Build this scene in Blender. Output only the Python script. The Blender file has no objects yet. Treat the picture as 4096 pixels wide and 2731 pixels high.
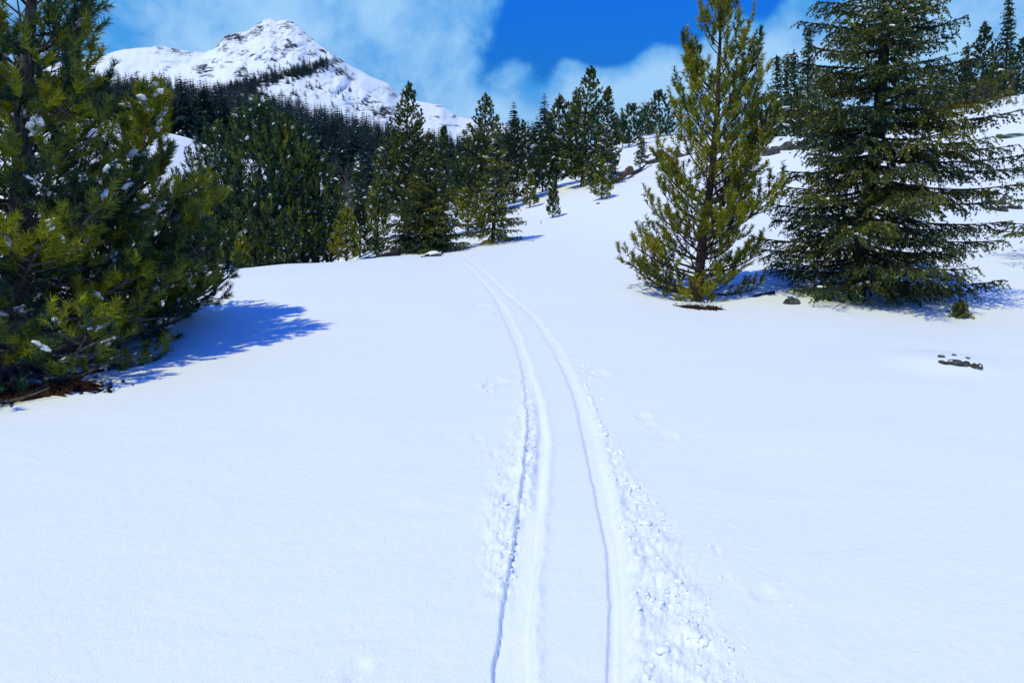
import bpy, math, random
import numpy as np
from mathutils import Vector

# ------------------------------------------------------------------ camera
SC = bpy.context.scene
COL = SC.collection
F_PX, CX, CY, CAM_H = 2730.0, 2048.0, 1365.5, 1.62
PITCH = math.radians(13.35)
cam_data = bpy.data.cameras.new('camera')
cam_data.sensor_width = 36.0
cam_data.lens = 36.0 * F_PX / 4096.0
cam_data.clip_start = 0.05
cam_data.clip_end = 20000.0
cam = bpy.data.objects.new('camera', cam_data)
COL.objects.link(cam)
cam.location = (0, 0, CAM_H)
cam.rotation_euler = (math.pi / 2 - PITCH, 0, 0)
SC.camera = cam

# ------------------------------------------------------------------ exposure
SC.view_settings.view_transform = 'Standard'
SC.view_settings.look = 'None'
SC.view_settings.exposure = 0.0
SC.view_settings.gamma = 1.0
SC.view_settings.use_curve_mapping = False
SC.render.engine = 'CYCLES'
SC.cycles.max_bounces = 6
SC.cycles.diffuse_bounces = 3
SC.cycles.glossy_bounces = 2
SC.cycles.transmission_bounces = 2
SC.cycles.volume_bounces = 0
SC.cycles.caustics_reflective = False
SC.cycles.caustics_refractive = False

# ------------------------------------------------------------------ sun and sky
SUN_EL = math.radians(62.5)
SUN_XY = Vector((-0.77, -0.64)).normalized()          # from the left and from behind the camera
SUN_DIR = Vector((SUN_XY.x * math.cos(SUN_EL), SUN_XY.y * math.cos(SUN_EL), math.sin(SUN_EL)))
sun_data = bpy.data.lights.new('sun', 'SUN')
sun_data.energy = 2.88
sun_data.angle = math.radians(0.5)
sun_data.color = (1.0, 1.0, 0.48)
sun = bpy.data.objects.new('sun', sun_data)
COL.objects.link(sun)
sun.rotation_euler = SUN_DIR.to_track_quat('Z', 'Y').to_euler()
sun.location = (-20, -20, 40)


def ray(px, py):
    """direction of the pixel (4096x2731 frame) in the world, scaled so that its y is 1"""
    X = (px - CX) / F_PX
    Y = (CY - py) / F_PX
    y = math.cos(PITCH) + Y * math.sin(PITCH)
    z = Y * math.cos(PITCH) - math.sin(PITCH)
    return X / y, z / y


def at(px, py, d):
    X, Z = ray(px, py)
    return (X * d, d, CAM_H + Z * d)


world = bpy.data.worlds.new('World')
SC.world = world
world.use_nodes = True


class NT:
    """small helper to write node trees"""
    def __init__(self, tree):
        self.t = tree
        tree.nodes.clear()

    def n(self, kind, **kw):
        nd = self.t.nodes.new(kind)
        ins = kw.pop('ins', {})
        for k, v in kw.items():
            setattr(nd, k, v)
        for k, v in ins.items():
            if isinstance(v, bpy.types.NodeSocket):
                self.t.links.new(v, nd.inputs[k])
            else:
                nd.inputs[k].default_value = v
        return nd

    def math(self, op, a, b=None, clamp=False):
        ins = {0: a}
        if b is not None:
            ins[1] = b
        return self.n('ShaderNodeMath', operation=op, use_clamp=clamp, ins=ins).outputs[0]

    def mix(self, fac, a, b):
        nd = self.n('ShaderNodeMix', data_type='RGBA', ins={0: fac, 6: a, 7: b})
        return nd.outputs[2]

    def noise(self, vec, scale, detail=4.0, rough=0.55, dist=0.0):
        return self.n('ShaderNodeTexNoise', ins={'Vector': vec, 'Scale': scale, 'Detail': detail,
                                                 'Roughness': rough, 'Distortion': dist}).outputs[0]

    def ramp(self, fac, lo, hi, a=0.0, b=1.0, kind='SMOOTHSTEP'):
        return self.n('ShaderNodeMapRange', interpolation_type=kind,
                      ins={0: fac, 1: lo, 2: hi, 3: a, 4: b}).outputs[0]


SKY_STRENGTH = 0.1
w = NT(world.node_tree)
gen = w.n('ShaderNodeTexCoord').outputs['Generated']
sky = w.n('ShaderNodeTexSky', sky_type='NISHITA', sun_disc=False, sun_elevation=SUN_EL,
          sun_rotation=math.atan2(SUN_XY.x, SUN_XY.y), altitude=0.0, air_density=3.0,
          dust_density=0.0, ozone_density=6.0)
blue = w.n('ShaderNodeMix', data_type='RGBA', blend_type='MULTIPLY',
           ins={0: 1.0, 6: sky.outputs[0], 7: (0.0, 0.30, 1.70, 1)}).outputs[2]
n1 = w.noise(gen, 3.8, 8.0, 0.56, 0.15)
n2 = w.noise(gen, 10.0, 7.0, 0.60, 0.2)
cover = w.math('ADD', w.math('MULTIPLY', n1, 0.9), w.math('MULTIPLY', n2, 0.62))     # about 0.66 in the mean


def blob(px, py, rad_px, amount):
    X, Z = ray(px, py)
    v = Vector((X, 1, Z)).normalized()
    d = w.n('ShaderNodeVectorMath', operation='DOT_PRODUCT', ins={0: gen, 1: v}).outputs['Value']
    return w.ramp(d, math.cos(rad_px / F_PX * 1.0), 1.0, 0.0, amount, 'SMOOTHERSTEP')


for bx_, by_, br_, ba_ in [(2060, 200, 260, -0.22), (2300, 130, 330, -0.36), (2560, 60, 330, -0.42),
                           (2850, -40, 330, -0.42), (3180, 0, 240, -0.40), (2420, 200, 170, -0.18), (2400, 430, 280, 0.34), (2560, 430, 260, 0.22), (1540, 30, 380, -0.10),
                           (1480, 360, 240, -0.13), (2000, 120, 260, -0.08),
                           (2190, 400, 260, 0.46), (2560, 330, 300, 0.34), (3060, 230, 300, 0.46),
                           (2840, 330, 330, 0.34), (700, 100, 900, 0.26), (1250, 120, 500, 0.16), (1780, 260, 420, 0.22),
                           (4000, 60, 420, 0.22), (1750, 60, 300, 0.10), (3400, 300, 500, 0.2)]:
    cover = w.math('ADD', cover, blob(bx_, by_, br_, ba_))
elev = w.n('ShaderNodeSeparateXYZ', ins={0: gen}).outputs[2]
cover = w.math('SUBTRACT', cover, w.ramp(elev, 0.26, 0.60, 0.0, 0.20))        # the clouds hang round the peaks, it is clear overhead
mask = w.ramp(cover, 0.57, 0.80)
bright = w.ramp(w.math('ADD', w.math('MULTIPLY', n2, 0.8), w.math('MULTIPLY', cover, 0.5)), 0.62, 1.12)
k = 1.0 / SKY_STRENGTH
cloud = w.mix(bright, (0.045 * k, 0.33 * k, 0.82 * k, 1), (0.38 * k, 0.67 * k, 1.0 * k, 1))
col = w.mix(mask, blue, cloud)
bg = w.n('ShaderNodeBackground', ins={0: col, 1: SKY_STRENGTH})
w.n('ShaderNodeOutputWorld', ins={0: bg.outputs[0]})


# ------------------------------------------------------------------ numeric helpers
def vnoise(P, seed=0):
    """gradient-free lattice noise in 2 or 3 dimensions, values -1..1"""
    P = np.asarray(P, float)
    dim = P.shape[1]
    I = np.floor(P).astype(np.int64)
    f = P - I
    f = f * f * f * (f * (f * 6 - 15) + 10)
    pr = np.array([73856093, 19349663, 83492791], dtype=np.int64)[:dim]
    out = np.zeros(len(P))
    for c in range(2 ** dim):
        off = np.array([(c >> k_) & 1 for k_ in range(dim)])
        h = ((I + off) * pr).sum(1) + seed * 7919 + 1013904223
        h = (h ^ (h >> 13)) * 1274126177
        h = (h ^ (h >> 16)) & 0xffffff
        val = h / float(0xffffff) * 2 - 1
        wgt = np.prod(np.where(off, f, 1 - f), axis=1)
        out += val * wgt
    return out


def fbm(P, octaves=4, seed=0, gain=0.5, lac=2.03):
    P = np.asarray(P, float)
    a, s, tot = 1.0, np.zeros(len(P)), 0.0
    for o in range(octaves):
        s += a * vnoise(P, seed + o * 17)
        tot += a
        a *= gain
        P = P * lac + 3.17
    return s / tot


def sstep(a, b, x):
    t = np.clip((x - a) / (b - a), 0, 1)
    return t * t * (3 - 2 * t)


def unit(v):
    return v / np.maximum(np.linalg.norm(v, axis=-1, keepdims=True), 1e-9)


# ------------------------------------------------------------------ terrain
CTRL = []                       # (theta, ln r, z)


def ctrl(x, y, z):
    CTRL.append((math.atan2(x, y), math.log(math.hypot(x, y)), z))


def cpx(px, py, d):
    ctrl(*at(px, py, d))


def cz(px, d, z):
    X, _ = ray(px, 1000)
    ctrl(X * d, d, z)


for px in (-900, -300, 400, 1100, 1700, 2300, 2900, 3500, 4200, 4900):
    for d in (1.2, 2.2, 3.6, 5.2):
        cz(px, d, 0.0)
for px in (900, 1500, 2050, 2500, 2800):
    cz(px, 8.0, 0.0)
cz(3400, 7.5, -0.02); cz(4100, 7.5, -0.05); cz(-300, 8, -0.05); cz(300, 8, -0.03)
for px, d in ((-400, 11.5), (300, 12), (900, 12.2), (1150, 13.3), (1350, 13.6)):
    cz(px, d, 0.02)
for px in (-600, 200, 800, 1150, 1330):
    cz(px, 18, -0.75)
cz(-600, 26, 1.0); cz(200, 26, 1.0); cz(700, 26, 1.0); cz(1000, 26, -0.6); cz(1250, 28, -1.3)
for px, py, d in [(1450, 1035, 14.5), (1508, 1024, 15.8), (1510, 955, 20), (1610, 882, 30), (1390, 1046, 14.2),
                  (1693, 1008, 16.3), (1830, 1010, 15.4), (1868, 966, 19), (1814, 924, 24), (1820, 876, 31),
                  (1820, 830, 42), (1970, 968, 17.5), (1873, 917, 20), (1890, 855, 28), (2119, 833, 27),
                  (2053, 815, 31), (2211, 869, 23), (2220, 748, 34), (2326, 752, 31), (2406, 732, 30),
                  (2406, 797, 24.5), (2500, 722, 32), (2300, 1098, 11.6), (2400, 950, 17.2), (2250, 990, 15.8),
                  (2790, 1166, 10.0), (2570, 655, 38), (2515, 592, 50), (2580, 540, 62), (2560, 560, 57),
                  (2750, 545, 52), (2900, 800, 21), (2700, 900, 18),
                  (3100, 1040, 12.5), (3100, 900, 16.5), (3100, 760, 22), (3150, 595, 28), (3100, 546, 33),
                  (3425, 1160, 10), (3850, 1272, 8.7), (4050, 1100, 11.5), (4000, 850, 17), (4050, 700, 22),
                  (4050, 545, 28), (3850, 430, 36), (4096, 380, 36), (3600, 495, 36), (3400, 555, 34),
                  (3450, 850, 17), (3600, 680, 23), (2145, 700, 52)]:
    cpx(px, py, d)
cz(2900, 46, 3.4); cz(3200, 48, 3.5); cz(3600, 50, 4.6); cz(4000, 50, 6.2); cz(4600, 36, 6.5); cz(4600, 22, 2.0)
cz(4600, 11, 0.1); cz(4600, 60, 8); cz(2560, 85, 4.5); cz(3100, 90, 6); cz(4000, 90, 9)
for px, z in ((-300, 5.2), (200, 5.2), (450, 4.9), (640, 4.3), (850, 3.7), (1000, 1.8), (1200, 0.0)):
    cz(px, 40, z)
cz(1400, 50, -1.4); cz(1600, 45, -0.9); cz(-300, 60, 5.2); cz(450, 55, 4.9); cz(700, 55, 3.9)
for px, py, d in [(450, 560, 85), (600, 560, 85), (1000, 650, 80), (1400, 790, 80), (1800, 790, 80), (2150, 690, 90),
                  (450, 500, 150), (650, 510, 150), (1000, 590, 150), (1400, 680, 150), (1800, 715, 150),
                  (2200, 690, 150), (2600, 640, 150), (3300, 620, 150), (4096, 580, 150),
                  (-300, 440, 300), (450, 405, 300), (700, 412, 300), (1000, 470, 300), (1200, 500, 300), (1500, 580, 300),
                  (1800, 640, 300), (2150, 665, 300), (2600, 640, 300), (3300, 620, 300), (4300, 590, 300),
                  (-300, 400, 600), (450, 385, 600), (1000, 440, 600), (1500, 560, 600), (1900, 625, 600),
                  (2600, 640, 600), (3300, 620, 600), (4300, 600, 600)]:
    cpx(px, py, d)
for ang in (-175, -135, -95, -65, 65, 95, 135, 175):
    a = math.radians(ang)
    for r, z in ((1.2, 0), (3, 0), (7, 0), (14, 0), (30, 0.5), (80, 3), (300, 12), (600, 30)):
        ctrl(math.sin(a) * r, math.cos(a) * r, z)
CT = np.array(CTRL)
SU, SV, QO = 2.4, 1.0, 12.0


def _tps(r2):
    return 0.5 * r2 * np.log(np.maximum(r2, 1e-12))


def _fit():
    P = np.column_stack([CT[:, 0] * SU, CT[:, 1] * SV])
    q = CT[:, 2] / (np.exp(CT[:, 1]) + QO)
    n = len(P)
    K = _tps(((P[:, None] - P[None]) ** 2).sum(-1)) + np.eye(n) * 0.004
    A = np.zeros((n + 3, n + 3))
    A[:n, :n] = K
    A[:n, n] = 1; A[:n, n + 1:] = P
    A[n, :n] = 1; A[n + 1:, :n] = P.T
    return P, np.linalg.solve(A, np.concatenate([q, np.zeros(3)]))


RP, RW = _fit()
WELLS = [(-4.55, 6.35, 0.95, 0.16), (2.70, 10.0, 0.62, 0.14), (5.02, 10.0, 0.9, 0.14), (-4.3, 5.15, 0.62, 0.10), (3.95, 6.05, 0.42, -0.06)]


def gz(x, y):
    x = np.atleast_1d(np.asarray(x, float)); y = np.atleast_1d(np.asarray(y, float))
    r = np.clip(np.hypot(x, y), 0.8, 640)
    U = np.column_stack([np.arctan2(x, y) * SU, np.log(r) * SV])
    out = np.empty(len(U))
    for i in range(0, len(U), 20000):
        u = U[i:i + 20000]
        d2 = ((u[:, None] - RP[None]) ** 2).sum(-1)
        out[i:i + 20000] = _tps(d2) @ RW[:-3] + RW[-3] + u @ RW[-2:]
    z = out * (r + QO)
    z = z * sstep(0.8, 2.0, r)
    amp = sstep(3, 30, r)
    z += amp * 0.05 * fbm(np.column_stack([x, y]) * 0.22, 3, 5) + sstep(30, 200, r) * 0.8 * fbm(np.column_stack([x, y]) * 0.03, 3, 9)
    z += 0.012 * sstep(1.5, 4, r) * fbm(np.column_stack([x * 0.7, y]) * 0.9, 2, 3)
    for wx, wy, wr, wd in WELLS:
        z -= wd * np.exp(-(((x - wx) ** 2 + (y - wy) ** 2) / (wr * wr)) ** 1.5)
    return z


def gz1(x, y):
    return float(gz(x, y)[0])


def flat(px, py):
    X, Z = ray(px, py)
    d = -CAM_H / Z
    return X * d, d


def edge(pts):
    q = np.array(sorted([flat(*p)[::-1] for p in pts]))
    return q[:, 0], q[:, 1]


def px_edge(pts):
    ys, xs = edge(pts)
    return lambda y: np.interp(y, ys, xs)


LL = px_edge([(1958, 2800), (1965, 2722), (2020, 2347), (2064, 2104), (2078, 1971), (2108, 1717), (2094, 1530), (2064, 1386), (1972, 1188), (1898, 1112), (1836, 1050), (1800, 1012)])
LR = px_edge([(2122, 2800), (2125, 2722), (2147, 2325), (2186, 1883), (2193, 1751), (2169, 1596), (2130, 1475), (2081, 1342), (2031, 1243), (1980, 1177), (1908, 1110), (1846, 1050), (1808, 1011)])
RL = px_edge([(2422, 2800), (2423, 2722), (2434, 2413), (2423, 2203), (2384, 2015), (2351, 1861), (2307, 1640), (2285, 1563), (2224, 1430), (2153, 1309), (2110, 1260), (1998, 1163), (1930, 1105), (1872, 1055), (1826, 1011)])
RR = px_edge([(2560, 2800), (2556, 2722), (2545, 2413), (2520, 2203), (2478, 2015), (2430, 1861), (2375, 1662), (2322, 1541), (2245, 1386), (2146, 1265), (2030, 1170), (1955, 1108), (1886, 1052), (1834, 1010)])
RUBL = px_edge([(2500, 2800), (2500, 2600), (2500, 2300), (2460, 2000), (2410, 1800), (2385, 1690), (2380, 1660)])       # left rim of the broken snow right of the track
RUBR = px_edge([(3080, 2800), (3040, 2722), (2890, 2413), (2740, 2150), (2600, 1950), (2480, 1780), (2395, 1680), (2390, 1660)])
LUBL = px_edge([(1960, 2500), (1930, 2300), (1915, 2150), (1960, 1950), (2010, 1750), (2075, 1600), (2080, 1500)])
DENTS = [(1420, 2690, .05, .014), (1460, 2660, .035, .012), (1990, 1528, .10, .02), (1950, 1540, .05, .02), (2400, 1497, .09, .025), (2570, 1665, .06, .02), (2610, 1700, .05, .012),
         (2665, 1745, .07, .014), (3200, 2015, .025, .012), (3055, 2372, .05, .015), (2905, 2300, .02, .012),
         (1960, 1560, .03, .015), (1975, 1820, .03, .015), (1915, 1755, .04, .012), (1925, 1225, .12, .03),
         (2000, 1255, .1, .02), (2020, 1180, .12, .02), (2860, 2190, .02, .01), (2870, 2210, .02, .01)]


def track_relief(x, y):
    """what skis and falling clods did to the snow: grooves, walls, rubble and dents"""
    dz = np.zeros(len(x))
    on = (y > 1.2) & (y < 16.2) & (x > -3.5) & (x < 4.0)
    if not on.any():
        return dz
    X, Y = x[on], y[on]
    P = np.column_stack([X, Y])
    wob = 0.004 * fbm(P * 47.0, 2, 35) + 0.012 * fbm(P * 5.0, 3, 31) * sstep(1.5, 5, Y) + 0.006 * fbm(P * 16.0, 2, 33)
    ll, lr, rl, rr = LL(Y), LR(Y), RL(Y), RR(Y)
    lr = lr + 0.016 * fbm(P * np.array([6.0, 4.0]), 4, 36); rr = rr + 0.022 * fbm(P * np.array([5.0, 3.5]), 4, 37)
    rag = 1 + 1.3 * fbm(P * 24.0, 3, 38)
    fade = (1 - sstep(14.0, 16.2, Y)) * (1 - 0.62 * sstep(3.0, 7.0, Y))
    # left groove: a crisp wall on its left, a soft pressed lip on its right
    s = sstep(ll - 0.002, ll + 0.010, X + wob) * (1 - sstep(lr - 0.03, lr + 0.010, X))
    g = -0.030 * s
    g += rag * 0.006 * np.exp(-((X - lr - 0.015) / 0.022) ** 2) + rag * 0.004 * np.exp(-((X - lr + 0.035) / 0.016) ** 2)
    s = sstep(rl - 0.002, rl + 0.010, X + wob * 0.6) * (1 - sstep(rr - 0.05, rr + 0.01, X))
    g += -0.023 * s + rag * 0.007 * np.exp(-((X - rr) / 0.035) ** 2)
    g += 0.0015 * np.sin((X - rl) * 190) * s * sstep(3.6, 2.2, Y)
    # broken snow right of the track
    rub = sstep(RUBL(Y) - .04, RUBL(Y) + .06, X) * (1 - sstep(RUBR(Y) - 0.16, RUBR(Y) + 0.03, X)) * (1 - sstep(5.0, 5.5, Y))
    lub = sstep(LUBL(Y) - .05, LUBL(Y) + .06, X) * (1 - sstep(ll + 0.0, ll + 0.05, X)) * sstep(2.2, 2.5, Y) * (1 - sstep(5.8, 6.8, Y))
    lub2 = sstep(ll - .03, ll, X) * (1 - sstep(ll + .06, ll + .10, X)) * sstep(3.1, 3.3, Y) * (1 - sstep(4.6, 5.6, Y))
    nz = fbm(P * 11.0, 4, 41, 0.6)
    nz2 = np.abs(fbm(P * 21.0, 3, 43, 0.6))
    nz3 = np.abs(fbm(P * 43.0, 2, 45, 0.6))
    chunk = np.round(fbm(P * 8.0 + 0.4 * np.column_stack([nz, nz2]), 3, 47) * 6) / 6
    lump = chunk * 0.022 + np.maximum(0, nz) * 0.042 + nz2 * 0.030 + nz3 * 0.014 - 0.008
    g += rub * lump * 0.66 + lub * lump * 0.6 + lub2 * (lump * 0.7 + 0.024)
    dz[on] = g * fade
    for px, py, rad, dep in DENTS:
        cx, cy = flat(px, py)
        q = ((x - cx) / rad) ** 2 + ((y - cy) / (rad * 1.1)) ** 2
        near = q < 9
        if near.any():
            nn = fbm(np.column_stack([x[near], y[near]]) * (1.6 / rad), 3, 61)
            qq = q[near] * (1 + 0.9 * nn)
            dz[near] += 0.5 * dep * (-np.exp(-np.abs(qq) ** 2) + 0.35 * (1 + 2 * nn) * np.exp(-((np.sqrt(np.abs(qq)) - 1.3) / 0.4) ** 2))
    return dz


# ------------------------------------------------------------------ materials
def material(name):
    m = bpy.data.materials.new(name)
    m.use_nodes = True
    return m, NT(m.node_tree)


def finish(t, color, rough=0.7, normal=None, spec=0.3, **kw):
    b = t.n('ShaderNodeBsdfPrincipled', ins={'Roughness': rough, 'Specular IOR Level': spec})
    if isinstance(color, bpy.types.NodeSocket):
        t.t.links.new(color, b.inputs['Base Color'])
    else:
        b.inputs['Base Color'].default_value = (*color, 1)
    if normal is not None:
        t.t.links.new(normal, b.inputs['Normal'])
    for k_, v in kw.items():
        b.inputs[k_].default_value = v
    t.n('ShaderNodeOutputMaterial', ins={0: b.outputs[0]})
    return b


def snow_material(name, grain=1.0):
    m, t = material(name)
    pos = t.n('ShaderNodeNewGeometry').outputs['Position']
    a = t.noise(pos, 130.0, 3.0, 0.6)
    b = t.noise(pos, 22.0, 4.0, 0.6)
    c = t.noise(t.n('ShaderNodeMapping', ins={0: pos, 3: (0.7, 1.3, 1.0)}).outputs[0], 1.6, 5.0, 0.55, 0.6)
    b1 = t.n('ShaderNodeBump', ins={'Strength': 0.45 * grain, 'Distance': 0.006, 'Height': a})
    b2 = t.n('ShaderNodeBump', ins={'Strength': 0.22 * grain, 'Distance': 0.02, 'Height': b, 'Normal': b1.outputs[0]})
    b3 = t.n('ShaderNodeBump', ins={'Strength': 0.16 * grain, 'Distance': 0.10, 'Height': c, 'Normal': b2.outputs[0]})
    colr = t.mix(b, (0.85, 0.87, 0.89, 1), (0.90, 0.91, 0.92, 1))
    finish(t, colr, 0.55, b3.outputs[0], 0.25)
    return m


def needle_material(name, dark, light, old):
    m, t = material(name)
    tint = t.n('ShaderNodeAttribute', attribute_name='tint').outputs['Fac']
    c = t.mix(tint, (*dark, 1), (*light, 1))
    c = t.mix(t.ramp(tint, 0.93, 1.0), c, (*old, 1))
    finish(t, c, 0.6, None, 0.08)
    return m


def bark_material(name, c1, c2, scale=18.0):
    m, t = material(name)
    pos = t.n('ShaderNodeTexCoord').outputs['Object']
    st = t.n('ShaderNodeMapping', ins={0: pos, 3: (1.0, 1.0, 0.35)}).outputs[0]
    a = t.noise(st, scale, 5.0, 0.65, 0.5)
    bmp = t.n('ShaderNodeBump', ins={'Strength': 0.8, 'Distance': 0.02, 'Height': a})
    finish(t, t.mix(t.ramp(a, 0.35, 0.65), (*c1, 1), (*c2, 1)), 0.85, bmp.outputs[0], 0.15)
    return m


def rock_material(name, c1, c2, lichen, lscale=7.0, lam=0.55):
    m, t = material(name)
    pos = t.n('ShaderNodeTexCoord').outputs['Object']
    a = t.noise(pos, 9.0, 8.0, 0.65)
    l = t.noise(pos, lscale, 4.0, 0.7, 0.3)
    bmp = t.n('ShaderNodeBump', ins={'Strength': 0.9, 'Distance': 0.04, 'Height': a})
    c = t.mix(t.ramp(a, 0.38, 0.62), (*c1, 1), (*c2, 1))
    c = t.mix(t.ramp(l, lam, lam + 0.08), c, (*lichen, 1))
    finish(t, c, 0.85, bmp.outputs[0], 0.2)
    return m


M_SNOW = snow_material('snow')
M_TSNOW = snow_material('branch_snow', 0.6)
M_CRUMB, _t = material('loose_snow')
finish(_t, (0.90, 0.91, 0.92), 0.6, None, 0.1)
M_PINE = needle_material('pine_needles', (0.011, 0.052, 0.034), (0.350, 0.360, 0.010), (0.20, 0.13, 0.02))
M_PINE_OLIVE = needle_material('lodgepole_needles', (0.016, 0.050, 0.020), (0.320, 0.300, 0.008), (0.20, 0.11, 0.015))
M_SPRUCE = needle_material('spruce_needles', (0.009, 0.042, 0.032), (0.250, 0.225, 0.012), (0.14, 0.08, 0.02))
M_MIDPINE = needle_material('mid_pine_needles', (0.009, 0.044, 0.031), (0.190, 0.190, 0.012), (0.12, 0.07, 0.02))
M_FOREST = needle_material('forest_needles', (0.005, 0.026, 0.026), (0.024, 0.052, 0.036), (0.08, 0.04, 0.02))
M_BARK = bark_material('grey_bark', (0.04, 0.036, 0.034), (0.12, 0.11, 0.105))
M_BARK_BROWN = bark_material('brown_bark', (0.03, 0.021, 0.016), (0.085, 0.058, 0.042))
M_BARK_DARK = bark_material('dark_bark', (0.018, 0.016, 0.015), (0.055, 0.047, 0.042))
M_WOOD = bark_material('weathered_wood', (0.05, 0.03, 0.018), (0.20, 0.11, 0.055), 9.0)
M_ROCK = rock_material('grey_rock', (0.025, 0.025, 0.028), (0.115, 0.11, 0.112), (0.045, 0.085, 0.075), 9.0, 0.6)
M_ROCK_TEAL = rock_material('lichen_rock', (0.05, 0.07, 0.065), (0.15, 0.21, 0.19), (0.05, 0.20, 0.14), 6.0, 0.5)
M_SHRUB = bark_material('red_twig_bark', (0.10, 0.05, 0.045), (0.20, 0.11, 0.09))
M_GREY_TWIG = bark_material('grey_twig_bark', (0.10, 0.08, 0.08), (0.22, 0.17, 0.15))


def litter_material():
    m, t = material('needle_litter')
    pos = t.n('ShaderNodeNewGeometry').outputs['Position']
    a = t.noise(pos, 60.0, 6.0, 0.7)
    b = t.noise(pos, 9.0, 3.0, 0.6)
    c = t.mix(t.ramp(a, 0.35, 0.65), (0.011, 0.007, 0.006, 1), (0.060, 0.022, 0.013, 1))
    c = t.mix(t.ramp(b, 0.58, 0.7), c, (0.05, 0.055, 0.035, 1))
    bmp = t.n('ShaderNodeBump', ins={'Strength': 1.0, 'Distance': 0.03, 'Height': a})
    finish(t, c, 0.9, bmp.outputs[0], 0.1)
    return m


M_LITTER = litter_material()
M_STRAW = needle_material('dry_grass', (0.04, 0.016, 0.010), (0.17, 0.075, 0.03), (0.22, 0.14, 0.06))


def mountain_material():
    m, t = material('mountain_snow_and_rock')
    pos = t.n('ShaderNodeNewGeometry').outputs['Position']
    rk = t.n('ShaderNodeAttribute', attribute_name='rock').outputs['Fac']
    a = t.noise(pos, 0.05, 8.0, 0.72)
    b = t.noise(pos, 0.12, 6.0, 0.7)
    c2 = t.noise(pos, 0.011, 5.0, 0.6)
    nn = t.math('ADD', t.math('ADD', t.math('MULTIPLY', a, 2.2), t.math('MULTIPLY', b, 2.2)), t.math('MULTIPLY', c2, 0.9))
    f = t.ramp(t.math('ADD', rk, nn), 2.84, 2.94)
    c = t.mix(f, (0.86, 0.88, 0.90, 1), t.mix(b, (0.012, 0.014, 0.018, 1), (0.055, 0.058, 0.065, 1)))
    bmp = t.n('ShaderNodeBump', ins={'Strength': 0.35, 'Distance': 6.0, 'Height': a})
    finish(t, c, 0.8, bmp.outputs[0], 0.1)
    return m


M_MOUNT = mountain_material()


# ------------------------------------------------------------------ mesh building
class Geo:
    def __init__(self):
        self.V, self.F, self.M, self.T, self.n = [], [], [], [], 0

    def add(self, V, F, mat=0, tint=None):
        V = np.asarray(V, np.float32).reshape(-1, 3)
        F = np.asarray(F, np.int32).reshape(-1, 3)
        self.V.append(V); self.F.append(F + self.n)
        self.M.append(np.full(len(F), mat, np.int32))
        self.T.append(np.zeros(len(V), np.float32) if tint is None else np.asarray(tint, np.float32))
        self.n += len(V)

    def mesh(self, name, mats, smooth=False, attr='tint'):
        me = bpy.data.meshes.new(name)
        if self.n:
            V = np.concatenate(self.V); F = np.concatenate(self.F)
            me.vertices.add(len(V)); me.vertices.foreach_set('co', V.ravel())
            me.loops.add(len(F) * 3); me.loops.foreach_set('vertex_index', F.ravel())
            me.polygons.add(len(F))
            me.polygons.foreach_set('loop_start', np.arange(0, len(F) * 3, 3, dtype=np.int32))
            me.polygons.foreach_set('loop_total', np.full(len(F), 3, np.int32))
            me.polygons.foreach_set('material_index', np.concatenate(self.M))
            me.polygons.foreach_set('use_smooth', np.full(len(F), smooth, bool))
            if attr:
                at_ = me.attributes.new(attr, 'FLOAT', 'POINT')
                at_.data.foreach_set('value', np.concatenate(self.T))
            me.update(calc_edges=True)
        for m in (mats if isinstance(mats, (list, tuple)) else [mats]):
            me.materials.append(m)
        return me

    def obj(self, name, mats, parent=None, smooth=False, attr='tint'):
        o = bpy.data.objects.new(name, self.mesh(name, mats, smooth, attr))
        COL.objects.link(o)
        if parent is not None:
            o.parent = parent
        return o


def tag(o, label=None, cat=None, group=None, kind=None):
    for k_, v in (('label', label), ('category', cat), ('group', group), ('kind', kind)):
        if v:
            o[k_] = v
    return o


def empty(name, loc, label, cat, group=None):
    o = bpy.data.objects.new(name, None)
    o.empty_display_size = 0.2
    o.location = loc
    COL.objects.link(o)
    return tag(o, label, cat, group)


def tube(g, pts, rad, sides=6, mat=0, cap=True):
    P = np.asarray(pts, float); R = np.asarray(rad, float)
    T = unit(np.gradient(P, axis=0))
    ref = np.array([0.13, 0.97, 0.21]) if abs(T[0, 2]) > 0.7 else np.array([0.05, 0.1, 1.0])
    A = unit(np.cross(T, ref)); B = np.cross(T, A)
    ph = np.arange(sides) / sides * 2 * math.pi
    V = P[:, None] + R[:, None, None] * (A[:, None] * np.cos(ph)[None, :, None] + B[:, None] * np.sin(ph)[None, :, None])
    K = len(P)
    i = np.arange(K - 1)[:, None] * sides; j = np.arange(sides)[None]; j2 = (j + 1) % sides
    a, b, c, d = i + j, i + j2, i + sides + j2, i + sides + j
    F = np.concatenate([np.stack([a, b, c], -1).reshape(-1, 3), np.stack([a, c, d], -1).reshape(-1, 3)])
    V = V.reshape(-1, 3)
    if cap:
        V = np.vstack([V, P[0], P[-1]])
        n = K * sides
        jj = np.arange(sides); jn = (jj + 1) % sides
        F = np.vstack([F, np.column_stack([jn, jj, np.full(sides, n)]),
                       np.column_stack([jj + n - sides, jn + n - sides, np.full(sides, n + 1)])])
    g.add(V, F, mat)


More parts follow.
